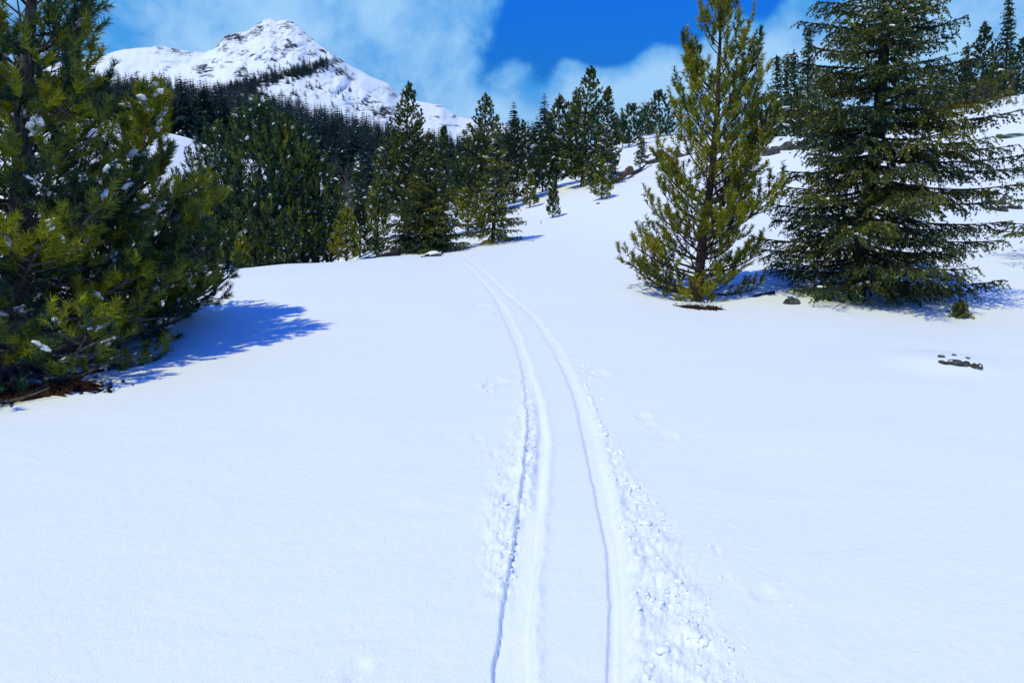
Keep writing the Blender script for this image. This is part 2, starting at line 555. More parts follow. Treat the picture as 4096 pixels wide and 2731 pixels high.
def brush(g, rng, P0, P1, n, nl, wd, spread, tint, mat=0, u0=0.12):
    """needles standing round the twigs P0-P1, one thin triangle each"""
    P0 = np.asarray(P0, float); P1 = np.asarray(P1, float)
    S = len(P0)
    if S == 0:
        return
    ax = P1 - P0
    a = unit(ax)
    ref = np.where(np.abs(a[:, 2:3]) > 0.8, np.array([[1.0, 0, 0]]), np.array([[0, 0, 1.0]]))
    b = unit(np.cross(a, ref)); c = np.cross(a, b)
    u = u0 + (1.05 - u0) * rng.random((S, n))
    ph = rng.random((S, n)) * 2 * math.pi
    sp = spread * (0.65 + 0.7 * rng.random((S, n)))
    dr = a[:, None] * np.cos(sp)[..., None] + (b[:, None] * np.cos(ph)[..., None] + c[:, None] * np.sin(ph)[..., None]) * np.sin(sp)[..., None]
    base = P0[:, None] + ax[:, None] * u[..., None]
    ln = nl * (0.75 + 0.4 * rng.random((S, n)))[..., None]
    side = unit(np.cross(dr, rng.normal(size=(S, n, 3)))) * wd * 0.5
    V = np.stack([base - side, base + side, base + dr * ln], axis=2).reshape(-1, 3)
    F = np.arange(len(V)).reshape(-1, 3)
    t = np.clip(np.repeat(np.asarray(tint), n) + rng.normal(0, 0.10, S * n), 0, 1)
    g.add(V, F, mat, np.repeat(t, 3))


def _ico(level):
    p = (1 + 5 ** .5) / 2
    V = [(-1, p, 0), (1, p, 0), (-1, -p, 0), (1, -p, 0), (0, -1, p), (0, 1, p), (0, -1, -p), (0, 1, -p), (p, 0, -1), (p, 0, 1), (-p, 0, -1), (-p, 0, 1)]
    F = [(0, 11, 5), (0, 5, 1), (0, 1, 7), (0, 7, 10), (0, 10, 11), (1, 5, 9), (5, 11, 4), (11, 10, 2), (10, 7, 6), (7, 1, 8), (3, 9, 4), (3, 4, 2), (3, 2, 6), (3, 6, 8), (3, 8, 9), (4, 9, 5), (2, 4, 11), (6, 2, 10), (8, 6, 7), (9, 8, 1)]
    V = [np.array(v) / np.linalg.norm(v) for v in V]
    for _ in range(level):
        cache, nf = {}, []

        def mid(a, b):
            k_ = (min(a, b), max(a, b))
            if k_ not in cache:
                m_ = V[a] + V[b]
                V.append(m_ / np.linalg.norm(m_)); cache[k_] = len(V) - 1
            return cache[k_]
        for a, b, c in F:
            x, y, z = mid(a, b), mid(b, c), mid(c, a)
            nf += [(a, x, z), (b, y, x), (c, z, y), (x, y, z)]
        F = nf
    return np.array(V), np.array(F)


ICO = [_ico(i) for i in range(5)]


def lumps(g, rng, P, size, level=0, flat_=0.55, rough=0.35, along=None, stretch=1.0, mat=0):
    """small irregular clods, squashed a little; along = direction they are drawn out in"""
    P = np.asarray(P, float)
    S = len(P)
    if S == 0:
        return
    V0, F0 = ICO[level]
    n = len(V0)
    sz = np.broadcast_to(np.asarray(size, float), (S,))
    X = V0[None] * (1 + rough * rng.normal(0, 0.6, (S, n, 1)))
    th = rng.random(S) * 6.283 if along is None else np.arctan2(np.asarray(along)[:, 1], np.asarray(along)[:, 0])
    st = stretch * (0.8 + 0.5 * rng.random(S))
    x = X[..., 0] * st[:, None]; y = X[..., 1]; z = X[..., 2] * flat_
    if along is not None:
        z = z + x * np.clip(np.asarray(along)[:, 2], -0.8, 0.8)[:, None] * 0.8
    c, s = np.cos(th)[:, None], np.sin(th)[:, None]
    V = np.stack([x * c - y * s, x * s + y * c, z], -1) * sz[:, None, None] + P[:, None]
    F = F0[None] + (np.arange(S) * n)[:, None, None]
    g.add(V.reshape(-1, 3), F.reshape(-1, 3), mat)


# ------------------------------------------------------------------ snow ground
def build_ground():
    def seg(a, b, st):
        return list(np.arange(a, b, st))
    ang = np.radians(np.array(seg(-180, -48, 5) + seg(-48, -7.5, .42) + seg(-7.5, 22, .13) + seg(22, 48, .4) + seg(48, 180, 5)))
    rings = [0.5]
    while rings[-1] < 4500:
        r = rings[-1]
        rings.append(r * (1.08 if r < 1.4 else 1.0085 if r < 16.5 else 1.018 if r < 62 else 1.035 if r < 700 else 1.15))
    rr = np.array(rings)
    A, R = np.meshgrid(ang, rr)
    x = (R * np.sin(A)).ravel(); y = (R * np.cos(A)).ravel()
    z = gz(x, y) + track_relief(x, y)
    K, n = len(rr), len(ang)
    i = np.arange(K - 1)[:, None] * n; j = np.arange(n)[None]; j2 = (j + 1) % n
    a, b, c, d = i + j, i + j2, i + n + j2, i + n + j
    F = np.concatenate([np.stack([a, c, b], -1).reshape(-1, 3), np.stack([a, d, c], -1).reshape(-1, 3)])
    V = np.column_stack([x, y, z])
    V = np.vstack([V, [0, 0, 0.0]])
    jj = np.arange(n)
    F = np.vstack([F, np.column_stack([jj, (jj + 1) % n, np.full(n, K * n)])])
    g = Geo(); g.add(V, F)
    o = g.obj('snow_field', M_SNOW, None, True, None)
    tag(o, kind='structure')


build_ground()

# ------------------------------------------------------------------ mountains
ROCKS = [  # px, py, half width, half height, weight
    (935, 150, 62, 17, .75), (870, 190, 45, 14, .6), (1010, 128, 30, 16, .55), (1030, 105, 22, 22, .5), (1070, 100, 20, 16, .35),
    (1150, 105, 45, 18, .35), (1100, 130, 60, 25, .25), (1215, 130, 30, 25, .35), (1245, 160, 25, 14, .5), (1160, 185, 32, 24, .55),
    (1120, 205, 45, 14, .4), (1060, 240, 60, 10, .35), (985, 215, 40, 16, .45), (900, 245, 60, 9, .45), (815, 275, 30, 14, .75),
    (820, 300, 22, 10, .6), (975, 275, 14, 12, .7), (955, 297, 14, 12, .7), (1000, 300, 16, 14, .6), (890, 262, 14, 8, .5),
    (1300, 205, 30, 20, .5), (1340, 245, 28, 22, .6), (1375, 280, 25, 22, .6), (1400, 315, 18, 16, .65), (1250, 215, 20, 8, .6),
    (640, 193, 14, 6, .55), (700, 203, 22, 11, .6), (625, 212, 30, 4, .5), (740, 215, 40, 9, .45), (660, 270, 40, 7, .3), (545, 290, 18, 6, .55),
    (1550, 352, 35, 12, .6), (1580, 375, 16, 14, .6), (1480, 330, 10, 6, .5), (1760, 425, 18, 6, .7), (1820, 470, 12, 8, .6), (1740, 470, 60, 4, .45),
    (1790, 500, 60, 4, .45), (1470, 420, 50, 24, .5), (1540, 450, 45, 22, .7), (1490, 385, 26, 14, .5), (690, 250, 90, 5, .3), (1200, 330, 90, 3, .25),
    (1320, 370, 90, 3, .25)]


def mountain(name, sil, base, d0, d1, seed, rough, rows=64, step=5.0, back=0.35, label=None):
    """a slope that climbs from the distance d0 (row of pixels base) to the crest line sil at the distance d1 and falls away behind"""
    sx, sy, sd = [np.array(v, float) for v in zip(*sil)]
    bx, by = [np.array(v, float) for v in zip(*base)]
    px = np.arange(sx[0], sx[-1] + 1, step)
    top = np.interp(px, sx, sy); bot = np.interp(px, bx, by); D = np.interp(px, sx, sd)
    top = top + 3.0 * fbm(np.column_stack([px * 0.035, px * 0]), 3, seed)
    v = np.linspace(0, 1, rows)
    PX = np.repeat(px[None], rows, 0)
    PY = bot[None] + (top - bot)[None] * v[:, None]
    DD = d0 * (D[None] / d0) ** (v[:, None] ** 1.15)
    P = np.column_stack([(PX.ravel() + 0.9 * PY.ravel()) * 0.0085, PY.ravel() * 0.011])
    rid = 1 - np.abs(fbm(P + 0.35 * np.column_stack([fbm(P, 2, seed + 2), fbm(P, 2, seed + 3)]), 5, seed + 5, 0.55)) * 2
    env = (np.sin(np.pi * np.clip(v, 0, 1)) ** 0.5 * (0.25 + 0.75 * sstep(0.40, 0.80, v)))[:, None]
    DD = DD * (1 + rough * env * (rid.reshape(DD.shape) - 0.5))
    rk = np.full(PX.shape, -0.36)
    wx = PX + 9 * fbm(np.column_stack([PX.ravel(), PY.ravel()]) * 0.05, 3, 71).reshape(PX.shape)
    wy = PY + 6 * fbm(np.column_stack([PX.ravel(), PY.ravel()]) * 0.05, 3, 72).reshape(PX.shape)
    for rx, ry, hw, hh, wt in ROCKS:
        q = ((wx - rx) / hw) ** 2 + ((wy - ry) / hh) ** 2
        rk = np.maximum(rk, -0.5 + (wt + 0.42) * 0.82 * np.exp(-q * 0.30))
    rk = rk + 0.30 * (fbm(np.column_stack([PX.ravel() * 0.06, PY.ravel() * 0.10]), 4, seed + 9).reshape(PX.shape))
    stone = np.clip(rk + 0.1, 0, 1)
    DD = DD * (1 - 0.004 * stone * (1 + fbm(np.column_stack([PX.ravel() * 0.11, PY.ravel() * 0.11]), 3, 55).reshape(PX.shape)))
    Y = (CY - PY) / F_PX; X = (PX - CX) / F_PX
    yy = math.cos(PITCH) + Y * math.sin(PITCH); zz = Y * math.cos(PITCH) - math.sin(PITCH)
    x = X / yy * DD; z = CAM_H + zz / yy * DD; y = DD
    V = [np.stack([x, y, z], -1)]
    RK = [rk]
    for f in (0.04, 0.12, 0.3, 0.7, 1.2):                            # the side one cannot see
        k_ = 1 + back * f
        V.append(np.stack([x[-1] * k_, y[-1] * k_, z[-1] * (1 - 0.75 * f)], -1)[None])
        RK.append(rk[-1:])
    V = np.concatenate(V); RK = np.concatenate(RK)
    K, n = V.shape[:2]
    i = np.arange(K - 1)[:, None] * n; j = np.arange(n - 1)[None]
    a, b, c, d = i + j, i + j + 1, i + n + j + 1, i + n + j
    F = np.concatenate([np.stack([a, b, c], -1).reshape(-1, 3), np.stack([a, c, d], -1).reshape(-1, 3)])
    g = Geo(); g.add(V.reshape(-1, 3), F, 0, RK.ravel())
    o = g.obj(name, M_MOUNT, None, True, 'rock')
    tag(o, kind='structure')

    def point(qx, qy):
        ci = np.clip((qx - px[0]) / step, 0, n - 1.001)
        t0, b0 = np.interp(qx, px, top), np.interp(qx, px, bot)
        ri = np.clip((qy - b0) / (t0 - b0), 0, 1) * (rows - 1)
        i0, j0 = int(min(ri, rows - 2)), int(ci)
        fr, fc = ri - i0, ci - j0
        return (V[i0, j0] * (1 - fr) * (1 - fc) + V[i0 + 1, j0] * fr * (1 - fc) + V[i0, j0 + 1] * (1 - fr) * fc + V[i0 + 1, j0 + 1] * fr * fc)
    return point


mountain('far_snow_ridge', [(-500, 330, 2300), (100, 280, 2300), (430, 216, 2300), (500, 197, 2300), (580, 188, 2300), (660, 187, 2300), (710, 197, 2300), (760, 205, 2300), (830, 213, 2250), (900, 225, 2250), (1000, 260, 2250), (1100, 330, 2200)],
         [(-500, 480), (1100, 480)], 900, 2300, 3, 0.05, rows=40, step=7.0)
mountain('far_snow_ridge', [(1150, 150, 2500), (1250, 180, 2500), (1352, 229, 2500), (1420, 273, 2500), (1488, 308, 2500), (1556, 336, 2500), (1597, 383, 2450), (1640, 398, 2400), (1706, 410, 2400), (1760, 420, 2400), (1828, 465, 2400), (1896, 482, 2400), (1990, 497, 2500), (2096, 513, 2600), (2136, 521, 2600), (2182, 530, 2600), (2300, 575, 2600), (2600, 640, 2700), (3200, 640, 2700), (4600, 600, 2700)],
         [(1150, 560), (1800, 640), (2200, 690), (4600, 680)], 1000, 2400, 13, 0.05, rows=40, step=9.0)
peak_point = mountain('snowy_peak', [(560, 330, 1250), (640, 300, 1300), (720, 262, 1400), (790, 228, 1500), (818, 216, 1550), (850, 196, 1560), (881, 168, 1580), (899, 144, 1590), (959, 129, 1600), (989, 126, 1600), (1019, 99, 1620), (1055, 81, 1640), (1079, 74, 1650), (1109, 87, 1640), (1139, 80, 1640), (1169, 87, 1620), (1199, 108, 1590), (1229, 138, 1560), (1259, 162, 1520), (1319, 210, 1430), (1352, 246, 1370), (1379, 275, 1320), (1406, 322, 1240), (1440, 345, 1180), (1481, 376, 1100), (1520, 412, 1020), (1556, 444, 950), (1620, 500, 860), (1720, 590, 760)],
                      [(560, 470), (900, 480), (1200, 520), (1500, 580), (1720, 650)], 640, 1600, 23, 0.05, rows=90, step=4.0)


# ------------------------------------------------------------------ trees
class Tree:
    """bookkeeping of one tree before it becomes objects; coordinates are relative to its base"""
    def __init__(self, H, top, prof, seed):
        self.H, self.top, self.prof = H, np.array(top, float), prof
        self.rng = np.random.default_rng(seed)
        n = 14
        t = np.linspace(0, 1, n)
        wob = np.cumsum(self.rng.normal(0, 0.004 * H, (n, 2)), 0) * np.sin(np.pi * t)[:, None] * 0.9
        self.ax = np.column_stack([self.top[0] * t + wob[:, 0], self.top[1] * t + wob[:, 1], H * t])
        self.branches = []

    def axis(self, t):
        tt = np.linspace(0, 1, len(self.ax))
        return np.array([np.interp(t, tt, self.ax[:, k_]) for k_ in range(3)])

    def radius(self, t, az):
        p = self.prof
        rl = np.interp(t, p[0], p[1]); rr = np.interp(t, p[0], p[2])
        k_ = 0.5 + 0.5 * math.cos(az)
        return rl * (1 - k_) + rr * k_


def bez(a, b, c, n):
    s = np.linspace(0, 1, n)[:, None]
    return a * (1 - s) ** 2 + 2 * b * s * (1 - s) + c * s * s


def grow_pine(T, nbr, t0=0.05, spacing=0.09, shoot=0.15, up=0.55, t_max=1.0, inner=0.3, sub=0.38, yellow=0.45, rise_lo=0.25, rise_hi=1.1, r_wood=0.022, keep=1.0, open_low=0.0, ystd=0.30):
    rng = T.rng
    H = T.H
    az = rng.random() * 6.28
    for i in range(nbr):
        th = t0 + (0.985 - t0) * ((i + 0.5) / nbr) ** 1.02 + rng.normal(0, 0.008)
        az += 2.399963 + rng.normal(0, 0.35)
        if th > t_max and rng.random() > 0.45:
            continue
        r = T.radius(th, az) * (0.72 + 0.36 * rng.random())
        if rng.random() < 0.12:
            r *= 0.6
        rise = rise_lo + (rise_hi - rise_lo) * th
        ts = min(max(0.03, th - rise * r / H), 0.97)
        p0 = T.axis(ts)
        tip = T.axis(min(th, 1.0)) + np.array([math.cos(az) * r, math.sin(az) * r, 0])
        L = np.linalg.norm(tip - p0)
        if L < 0.05:
            continue
        ctl = p0 + (tip - p0) * 0.55 - np.array([0, 0, 0.16 * L]) + rng.normal(0, 0.05 * L, 3)
        pts = bez(p0, ctl, tip, 8)
        B = dict(tubes=[], P0=[], P1=[], tint=[], snow=[], sdir=[])
        rb = r_wood * (0.35 + 0.65 * min(1.0, L / 1.2)) * (1.1 - 0.6 * th)
        B['tubes'].append((pts, np.linspace(rb, rb * 0.28, 8)))
        base_t = np.clip(rng.normal(yellow, ystd), 0, 0.92)
        inn = inner + (0.28 if th < open_low else 0)
        kp = keep * (0.6 if th < open_low else 1)
        ns = max(2, int(L * (1 - inn) / spacing))
        for q in range(ns + 1):
            s = inn + (1 - inn) * (q + rng.random() * 0.6) / (ns + 0.6)
            s = min(s, 1.0)
            f = s * 7; i0 = min(int(f), 6)
            p = pts[i0] + (pts[i0 + 1] - pts[i0]) * (f - i0)
            tan = unit(pts[i0 + 1] - pts[i0])
            side = unit(np.cross(tan, np.array([0, 0, 1.0])) + 1e-6) * (1 if q % 2 else -1)
            if q == ns:
                d = tan * 0.8 + np.array([0, 0, up]) ; l = shoot * 0.6
            else:
                d = tan * (0.55 + 0.3 * rng.random()) + side * (0.5 + 0.6 * rng.random()) + np.array([0, 0, (up * 0.7) * rng.random() + rng.normal(0, 0.22)])
                l = sub * L * (1.05 - 0.75 * s) * (0.5 + 0.8 * rng.random()) + shoot * 0.3
            d = unit(d)
            e = p + d * l
            if l > shoot * 0.8:
                midp = (p + e) / 2 - np.array([0, 0, 0.06 * l])
                B['tubes'].append((bez(p, midp, e, 4), np.linspace(rb * 0.42, rb * 0.16, 4)))
            k_ = max(1, int(l / (spacing * 0.95)))
            for m_ in range(k_ + 1):
                if rng.random() > kp:
                    continue
                fr = 1.0 if m_ == k_ else 0.25 + 0.7 * (m_ + rng.random()) / k_
                pp = p + d * l * fr
                dd = unit(d * 0.75 + np.array([0, 0, up * (0.6 + 0.9 * rng.random())]) + rng.normal(0, 0.38, 3)) if m_ < k_ else unit(d + np.array([0, 0, up * 0.8]) + rng.normal(0, 0.15, 3))
                ls = shoot * (0.7 + 0.6 * rng.random())
                B['P0'].append(pp); B['P1'].append(pp + dd * ls)
                B['tint'].append(np.clip(base_t + rng.normal(0, 0.16) + (0.06 if m_ == k_ else -0.05), 0, 1 if rng.random() < .03 else 0.92))
                if th > 0.08:
                    B['snow'].append(pp + dd * ls * 0.45); B['sdir'].append(dd)
        T.branches.append(B)
    # the leader
    B = dict(tubes=[], P0=[], P1=[], tint=[], snow=[], sdir=[])
    for q in range(10):
        t = 0.86 + 0.14 * q / 9
        p = T.axis(t)
        for s in range(2):
            a = rng.random() * 6.28
            dd = unit(np.array([math.cos(a) * 0.5, math.sin(a) * 0.5, 1.0]))
            B['P0'].append(p); B['P1'].append(p + dd * shoot); B['tint'].append(np.clip(rng.normal(yellow, .15), 0, .9))
            B['snow'].append(p + dd * shoot * .4); B['sdir'].append(dd)
    T.branches.append(B)


def grow_spruce(T, nbr, t0=0.04, sp=0.06, twig=0.085, droop=0.35, t_max=1.0, yellow=0.35, r_wood=0.02, hang=0.6, bare=0.2):
    rng = T.rng
    H = T.H
    az = rng.random() * 6.28
    up = np.array([0, 0, 1.0])
    for i in range(nbr):
        th = t0 + (0.985 - t0) * (i + 0.5) / nbr + rng.normal(0, 0.006)
        az += 2.399963 + rng.normal(0, 0.3)
        r = T.radius(th, az) * (0.62 + 0.46 * rng.random()) * (1.12 if rng.random() < 0.1 else 1)
        spx, sp_tw = sp, sp * 0.85
        if th > t_max:
            spx, sp_tw = sp * 2.2, sp * 2.0
        rise = -0.05 + 0.75 * max(0.0, th - 0.25)
        ts = min(max(0.02, th - rise * r / H + 0.0), 0.98)
        p0 = T.axis(ts)
        tip = T.axis(min(th, 1)) + np.array([math.cos(az) * r, math.sin(az) * r, 0])
        tip[2] = max(tip[2], 0.05)
        L = np.linalg.norm(tip - p0)
        if L < 0.04:
            continue
        ctl = p0 + (tip - p0) * 0.5 + up * (-0.13 * L * droop * 2 * (1 - th)) + rng.normal(0, 0.03 * L, 3)
        K = 9
        pts = bez(p0, ctl, tip, K)
        B = dict(tubes=[], P0=[], P1=[], tint=[], snow=[], sdir=[])
        rb = r_wood * (0.3 + 0.7 * min(1, L / 1.4)) * (1.05 - 0.6 * th)
        B['tubes'].append((pts, np.linspace(rb, rb * 0.2, K)))
        bt = np.clip(rng.normal(yellow, 0.16), 0, 0.85)

        def seg(a, b, dt=0.0):
            B['P0'].append(a); B['P1'].append(b); B['tint'].append(np.clip(bt + dt + rng.normal(0, 0.13), 0, 0.92))
        for q in range(K - 1):
            if (q + 0.5) / (K - 1) > bare:
                m_ = max(1, int(L / (K - 1) / (twig * 1.1)))
                for e in range(m_):
                    a = pts[q] + (pts[q + 1] - pts[q]) * e / m_
                    b = pts[q] + (pts[q + 1] - pts[q]) * (e + 1) / m_
                    seg(a, b)
                    B['snow'].append((a + b) / 2); B['sdir'].append(unit(b - a))
        nb = max(2, int(L * (1 - bare * 0.7) / spx))
        for q in range(nb):
            s = bare * 0.7 + (1 - bare * 0.7) * (q + rng.random() * 0.7) / nb
            f = s * (K - 1); i0 = min(int(f), K - 2)
            p = pts[i0] + (pts[i0 + 1] - pts[i0]) * (f - i0)
            tan = unit(pts[i0 + 1] - pts[i0])
            side = unit(np.cross(tan, up) + 1e-6) * (1 if q % 2 else -1)
            bl = min(0.42 * L, 0.55) * (1.02 - s) ** 0.7 * (0.45 + 0.75 * rng.random()) + twig * 0.55
            d = unit(tan * (0.55 + 0.35 * rng.random()) + side * (0.55 + 0.5 * rng.random()) - up * (droop * rng.random()))
            e = p + d * bl
            m_ = max(1, int(bl / sp_tw))
            for k_ in range(m_):
                a = p + d * bl * k_ / m_ ; b = p + d * bl * (k_ + 1) / m_
                seg(a, b, 0.08 if k_ == m_ - 1 else 0)
                if k_ and rng.random() < 0.35:
                    B['snow'].append((a + b) / 2); B['sdir'].append(d)
                s2 = unit(np.cross(d, up) + 1e-6) * (1 if rng.random() < .5 else -1)
                dd = unit(d * (0.5 + 0.4 * rng.random()) + s2 * rng.random() * 0.7 - up * hang * (0.35 + 0.9 * rng.random()))
                seg(b, b + dd * twig * (0.6 + 0.8 * rng.random()), 0.04)
            if bl > 0.16:
                B['tubes'].append((np.array([p, (p + e) / 2, e]), np.array([rb * .35, rb * .25, rb * .12])))
        T.branches.append(B)
    B = dict(tubes=[], P0=[], P1=[], tint=[], snow=[], sdir=[])
    for q in range(12):
        a = T.axis(0.84 + 0.16 * q / 12); b = T.axis(0.84 + 0.16 * (q + 1) / 12)
        B['P0'].append(a); B['P1'].append(b); B['tint'].append(0.3)
        B['snow'].append(b); B['sdir'].append(unit(b - a))
    T.branches.append(B)


def trunk_geo(T, r0, sides=8, flare=1.35):
    g = Geo()
    n = len(T.ax)
    t = np.linspace(0, 1, n)
    R = r0 * (1 - t) ** 0.85 + 0.006
    R[0] *= flare
    P = T.ax.copy(); P[0, 2] -= 0.25
    P = np.vstack([P[:1], P[:1] + (P[1:2] - P[:1]) * 0.45, P[1:]])
    R = np.concatenate([R[:1], [R[0] / flare * 1.08], R[1:]])
    tube(g, P, R, sides)
    return g


def wood_geo(g, B, sides, thin=0.0):
    for pts, rad in B['tubes']:
        if rad[0] > thin:
            tube(g, pts, rad, sides, cap=False)


def snow_geo(g, rng, B, frac, size, level, nl, stretch, white, wn, reps=2):
    if not len(B['P0']):
        return
    S = np.array(B['snow']); D = np.array(B['sdir'])
    if len(S):
        pick = rng.random(len(S)) < frac
        if pick.any():
            S, D = np.repeat(S[pick], reps, 0), np.repeat(D[pick], reps, 0)
            sz = size * np.clip(rng.lognormal(-0.25, 0.5, len(S)), 0.25, 1.9)
            S = S + D * (rng.uniform(-0.5, 0.5, len(S)) * size * reps * 0.45)[:, None] + rng.normal(0, 0.5 * size, S.shape)
            lumps(g, rng, S + np.column_stack([np.zeros(len(S)), np.zeros(len(S)), nl * 0.45 + sz * 0.2]), sz, level, 0.6, 0.38, D, stretch)
    if white > 0:
        P0, P1 = np.array(B['P0']), np.array(B['P1'])
        pick = rng.random(len(P0)) < white
        if pick.any():
            off = np.array([0, 0, nl * 0.25])
            brush(g, rng, P0[pick] + off, P1[pick] + off, 5, nl * 0.8, wn, 0.9, np.zeros(pick.sum()))


def place(px, py, d, drop=None):
    x, y, z = at(px, py, d)
    return np.array([x, y, gz1(x, y)])


def top_of(base, px, py):
    """height and lean of a tree whose tip shows at the pixel"""
    X, Z = ray(px, py)
    d = base[1]
    return CAM_H + Z * d - base[2], X * d - base[0]


def detailed_tree(name, T, loc, label, r0, needles, bark, n, nl, wd, spread, snow, sides=5, thin=0.0, group=None, trunk_sides=10):
    root = empty(name, loc, label, 'tree', group)
    trunk_geo(T, r0, trunk_sides).obj('trunk', bark, root, True, None)
    for B in T.branches:
        g = Geo(); wood_geo(g, B, sides, thin)
        if g.n:
            br = g.obj('branch', bark, root, True, None)
        else:
            br = None
        f = Geo(); brush(f, T.rng, B['P0'], B['P1'], n, nl, wd, spread, B['tint'])
        if f.n:
            f.obj('foliage' if br else 'treetop', needles, br or root)['kind'] = 'stuff'
        s = Geo(); snow_geo(s, T.rng, B, *snow)
        if s.n:
            s.obj('snow', M_TSNOW, br or root, True, None)['kind'] = 'stuff'
    return root


def simple_tree(name, T, loc, label, r0, needles, bark, n, nl, wd, spread, snow, sides=4, thin=0.0, group=None):
    root = empty(name, loc, label, 'tree', group)
    g = trunk_geo(T, r0, 7)
    for B in T.branches:
        wood_geo(g, B, sides, thin)
    g.obj('trunk', bark, root, True, None)
    f, s = Geo(), Geo()
    for B in T.branches:
        brush(f, T.rng, B['P0'], B['P1'], n, nl, wd, spread, B['tint'])
        snow_geo(s, T.rng, B, *snow)
    f.obj('crown', needles, root)['kind'] = 'stuff'
    if s.n:
        s.obj('snow', M_TSNOW, root, True, None)['kind'] = 'stuff'
    return root


# --- right pine with the open crown
b = place(2790, 1172, 10.0)
H, lean = top_of(b, 2895, -60)
prof = ([0, .05, .12, .22, .33, .45, .55, .68, .80, .9, 1.0],
        [.95, 1.10, 1.12, 1.0, .98, .92, .74, .62, .55, .30, .03],
        [.80, .95, .85, .72, .95, 1.08, .86, .70, .58, .34, .03])
T = Tree(H, (lean, 0.1), prof, 11)
grow_pine(T, 118, t0=0.03, spacing=0.098, shoot=0.17, up=0.95, yellow=0.62, inner=0.38, sub=0.36, rise_lo=0.25, rise_hi=1.35, r_wood=0.024)
detailed_tree('pine_tree', T, b, 'tall olive green pine with an open crown and visible trunk left of the big spruce', 0.070, M_PINE_OLIVE, M_BARK_BROWN,
              40, 0.066, 0.0135, 0.90, (0.012, 0.018, 0, 0.05, 1.5, 0.10, 0.009, 4))

# --- right spruce
b = place(3425, 1165, 10.0)
H, lean = top_of(b, 3640, -760)
prof = ([0, .03, .08, .16, .24, .32, .42, .52, .65, .8, 1.0],
        [1.2, 1.55, 1.62, 1.62, 1.58, 1.28, 1.30, 1.36, 1.0, .55, .02],
        [1.3, 1.85, 1.95, 1.95, 2.1, 1.85, 1.62, 1.40, 1.15, .62, .02])
T = Tree(H, (lean, 0.2), prof, 23)
grow_spruce(T, 178, t0=0.02, sp=0.064, twig=0.115, droop=0.5, t_max=0.70, bare=0.1, yellow=0.24, r_wood=0.024, hang=0.95)
detailed_tree('spruce_tree', T, b, 'largest dark spruce with drooping tiers of branches, cut off by the top edge at right', 0.125, M_SPRUCE, M_BARK_DARK,
              10, 0.033, 0.0220, 0.95, (0.040, 0.016, 0, 0.028, 1.4, 0.10, 0.009, 6), thin=0.003)

# --- spruce standing past the right edge, its branches reaching into the picture
b = place(4330, 1000, 12.0)
T = Tree(4.6, (0.1, 0), ([0, .1, .3, .5, .75, 1.0], [1.3, 1.75, 1.7, 1.25, .6, .02], [1, 1.3, 1.3, 1., .5, .02]), 24)
grow_spruce(T, 60, t0=0.1, sp=0.09, twig=0.1, droop=0.35, yellow=0.35, r_wood=0.02, hang=0.7)
simple_tree('spruce_tree', T, b, 'spruce cut off by the right edge, only its left branch tips in view', 0.075, M_SPRUCE, M_BARK_DARK,
            10, 0.038, 0.026, 0.95, (0.10, 0.022, 0, 0.03, 2.0, 0.05, 0.01), thin=0.003)

# --- the big pines on the left
b = place(30, 1430, 6.1)
H, lean = top_of(b, 130, -470)
prof = ([0, .03, .10, .17, .25, .35, .45, .6, .75, .9, 1.0],
        [1.5, 1.9, 1.95, 1.9, 1.8, 1.6, 1.4, 1.15, .9, .5, .05],
        [.8, 1.30, 1.66, 1.54, 1.20, .98, .80, .60, .46, .3, .05])
T = Tree(H, (lean, 0.1), prof, 37)
grow_pine(T, 165, t0=0.02, spacing=0.100, shoot=0.17, up=0.5, yellow=0.32, open_low=0.16, inner=0.34, sub=0.36, t_max=0.84, rise_lo=0.05, rise_hi=0.95, r_wood=0.03)
detailed_tree('pine_tree', T, b, 'huge dense dark green pine filling the left edge, its long lower boughs over the shadow', 0.125, M_PINE, M_BARK,
              68, 0.084, 0.0085, 0.78, (0.05, 0.024, 0, 0.06, 1.1, 0.03, 0.006, 8), sides=6)

b = place(405, 1240, 7.5)
H, lean = top_of(b, 612, 385)
prof = ([0, .05, .15, .3, .45, .58, .68, .78, .9, 1.0],
        [.8, 1.0, 1.05, 1.0, .85, .55, .32, .17, .08, .02],
        [.7, 1.10, 1.26, 1.18, 1.06, .92, .52, .30, .14, .02])
T = Tree(H, (lean, 0.0), prof, 41)
grow_pine(T, 112, t0=0.02, spacing=0.098, shoot=0.17, up=0.55, yellow=0.42, open_low=0.10, inner=0.34, sub=0.38, rise_lo=0.1, rise_hi=1.1, r_wood=0.028)
detailed_tree('pine_tree', T, b, 'snow laden green pine leaning right, just right of the huge pine at the left edge', 0.075, M_PINE, M_BARK,
              68, 0.080, 0.0085, 0.78, (0.11, 0.026, 0, 0.06, 1.1, 0.03, 0.006, 8), sides=6)

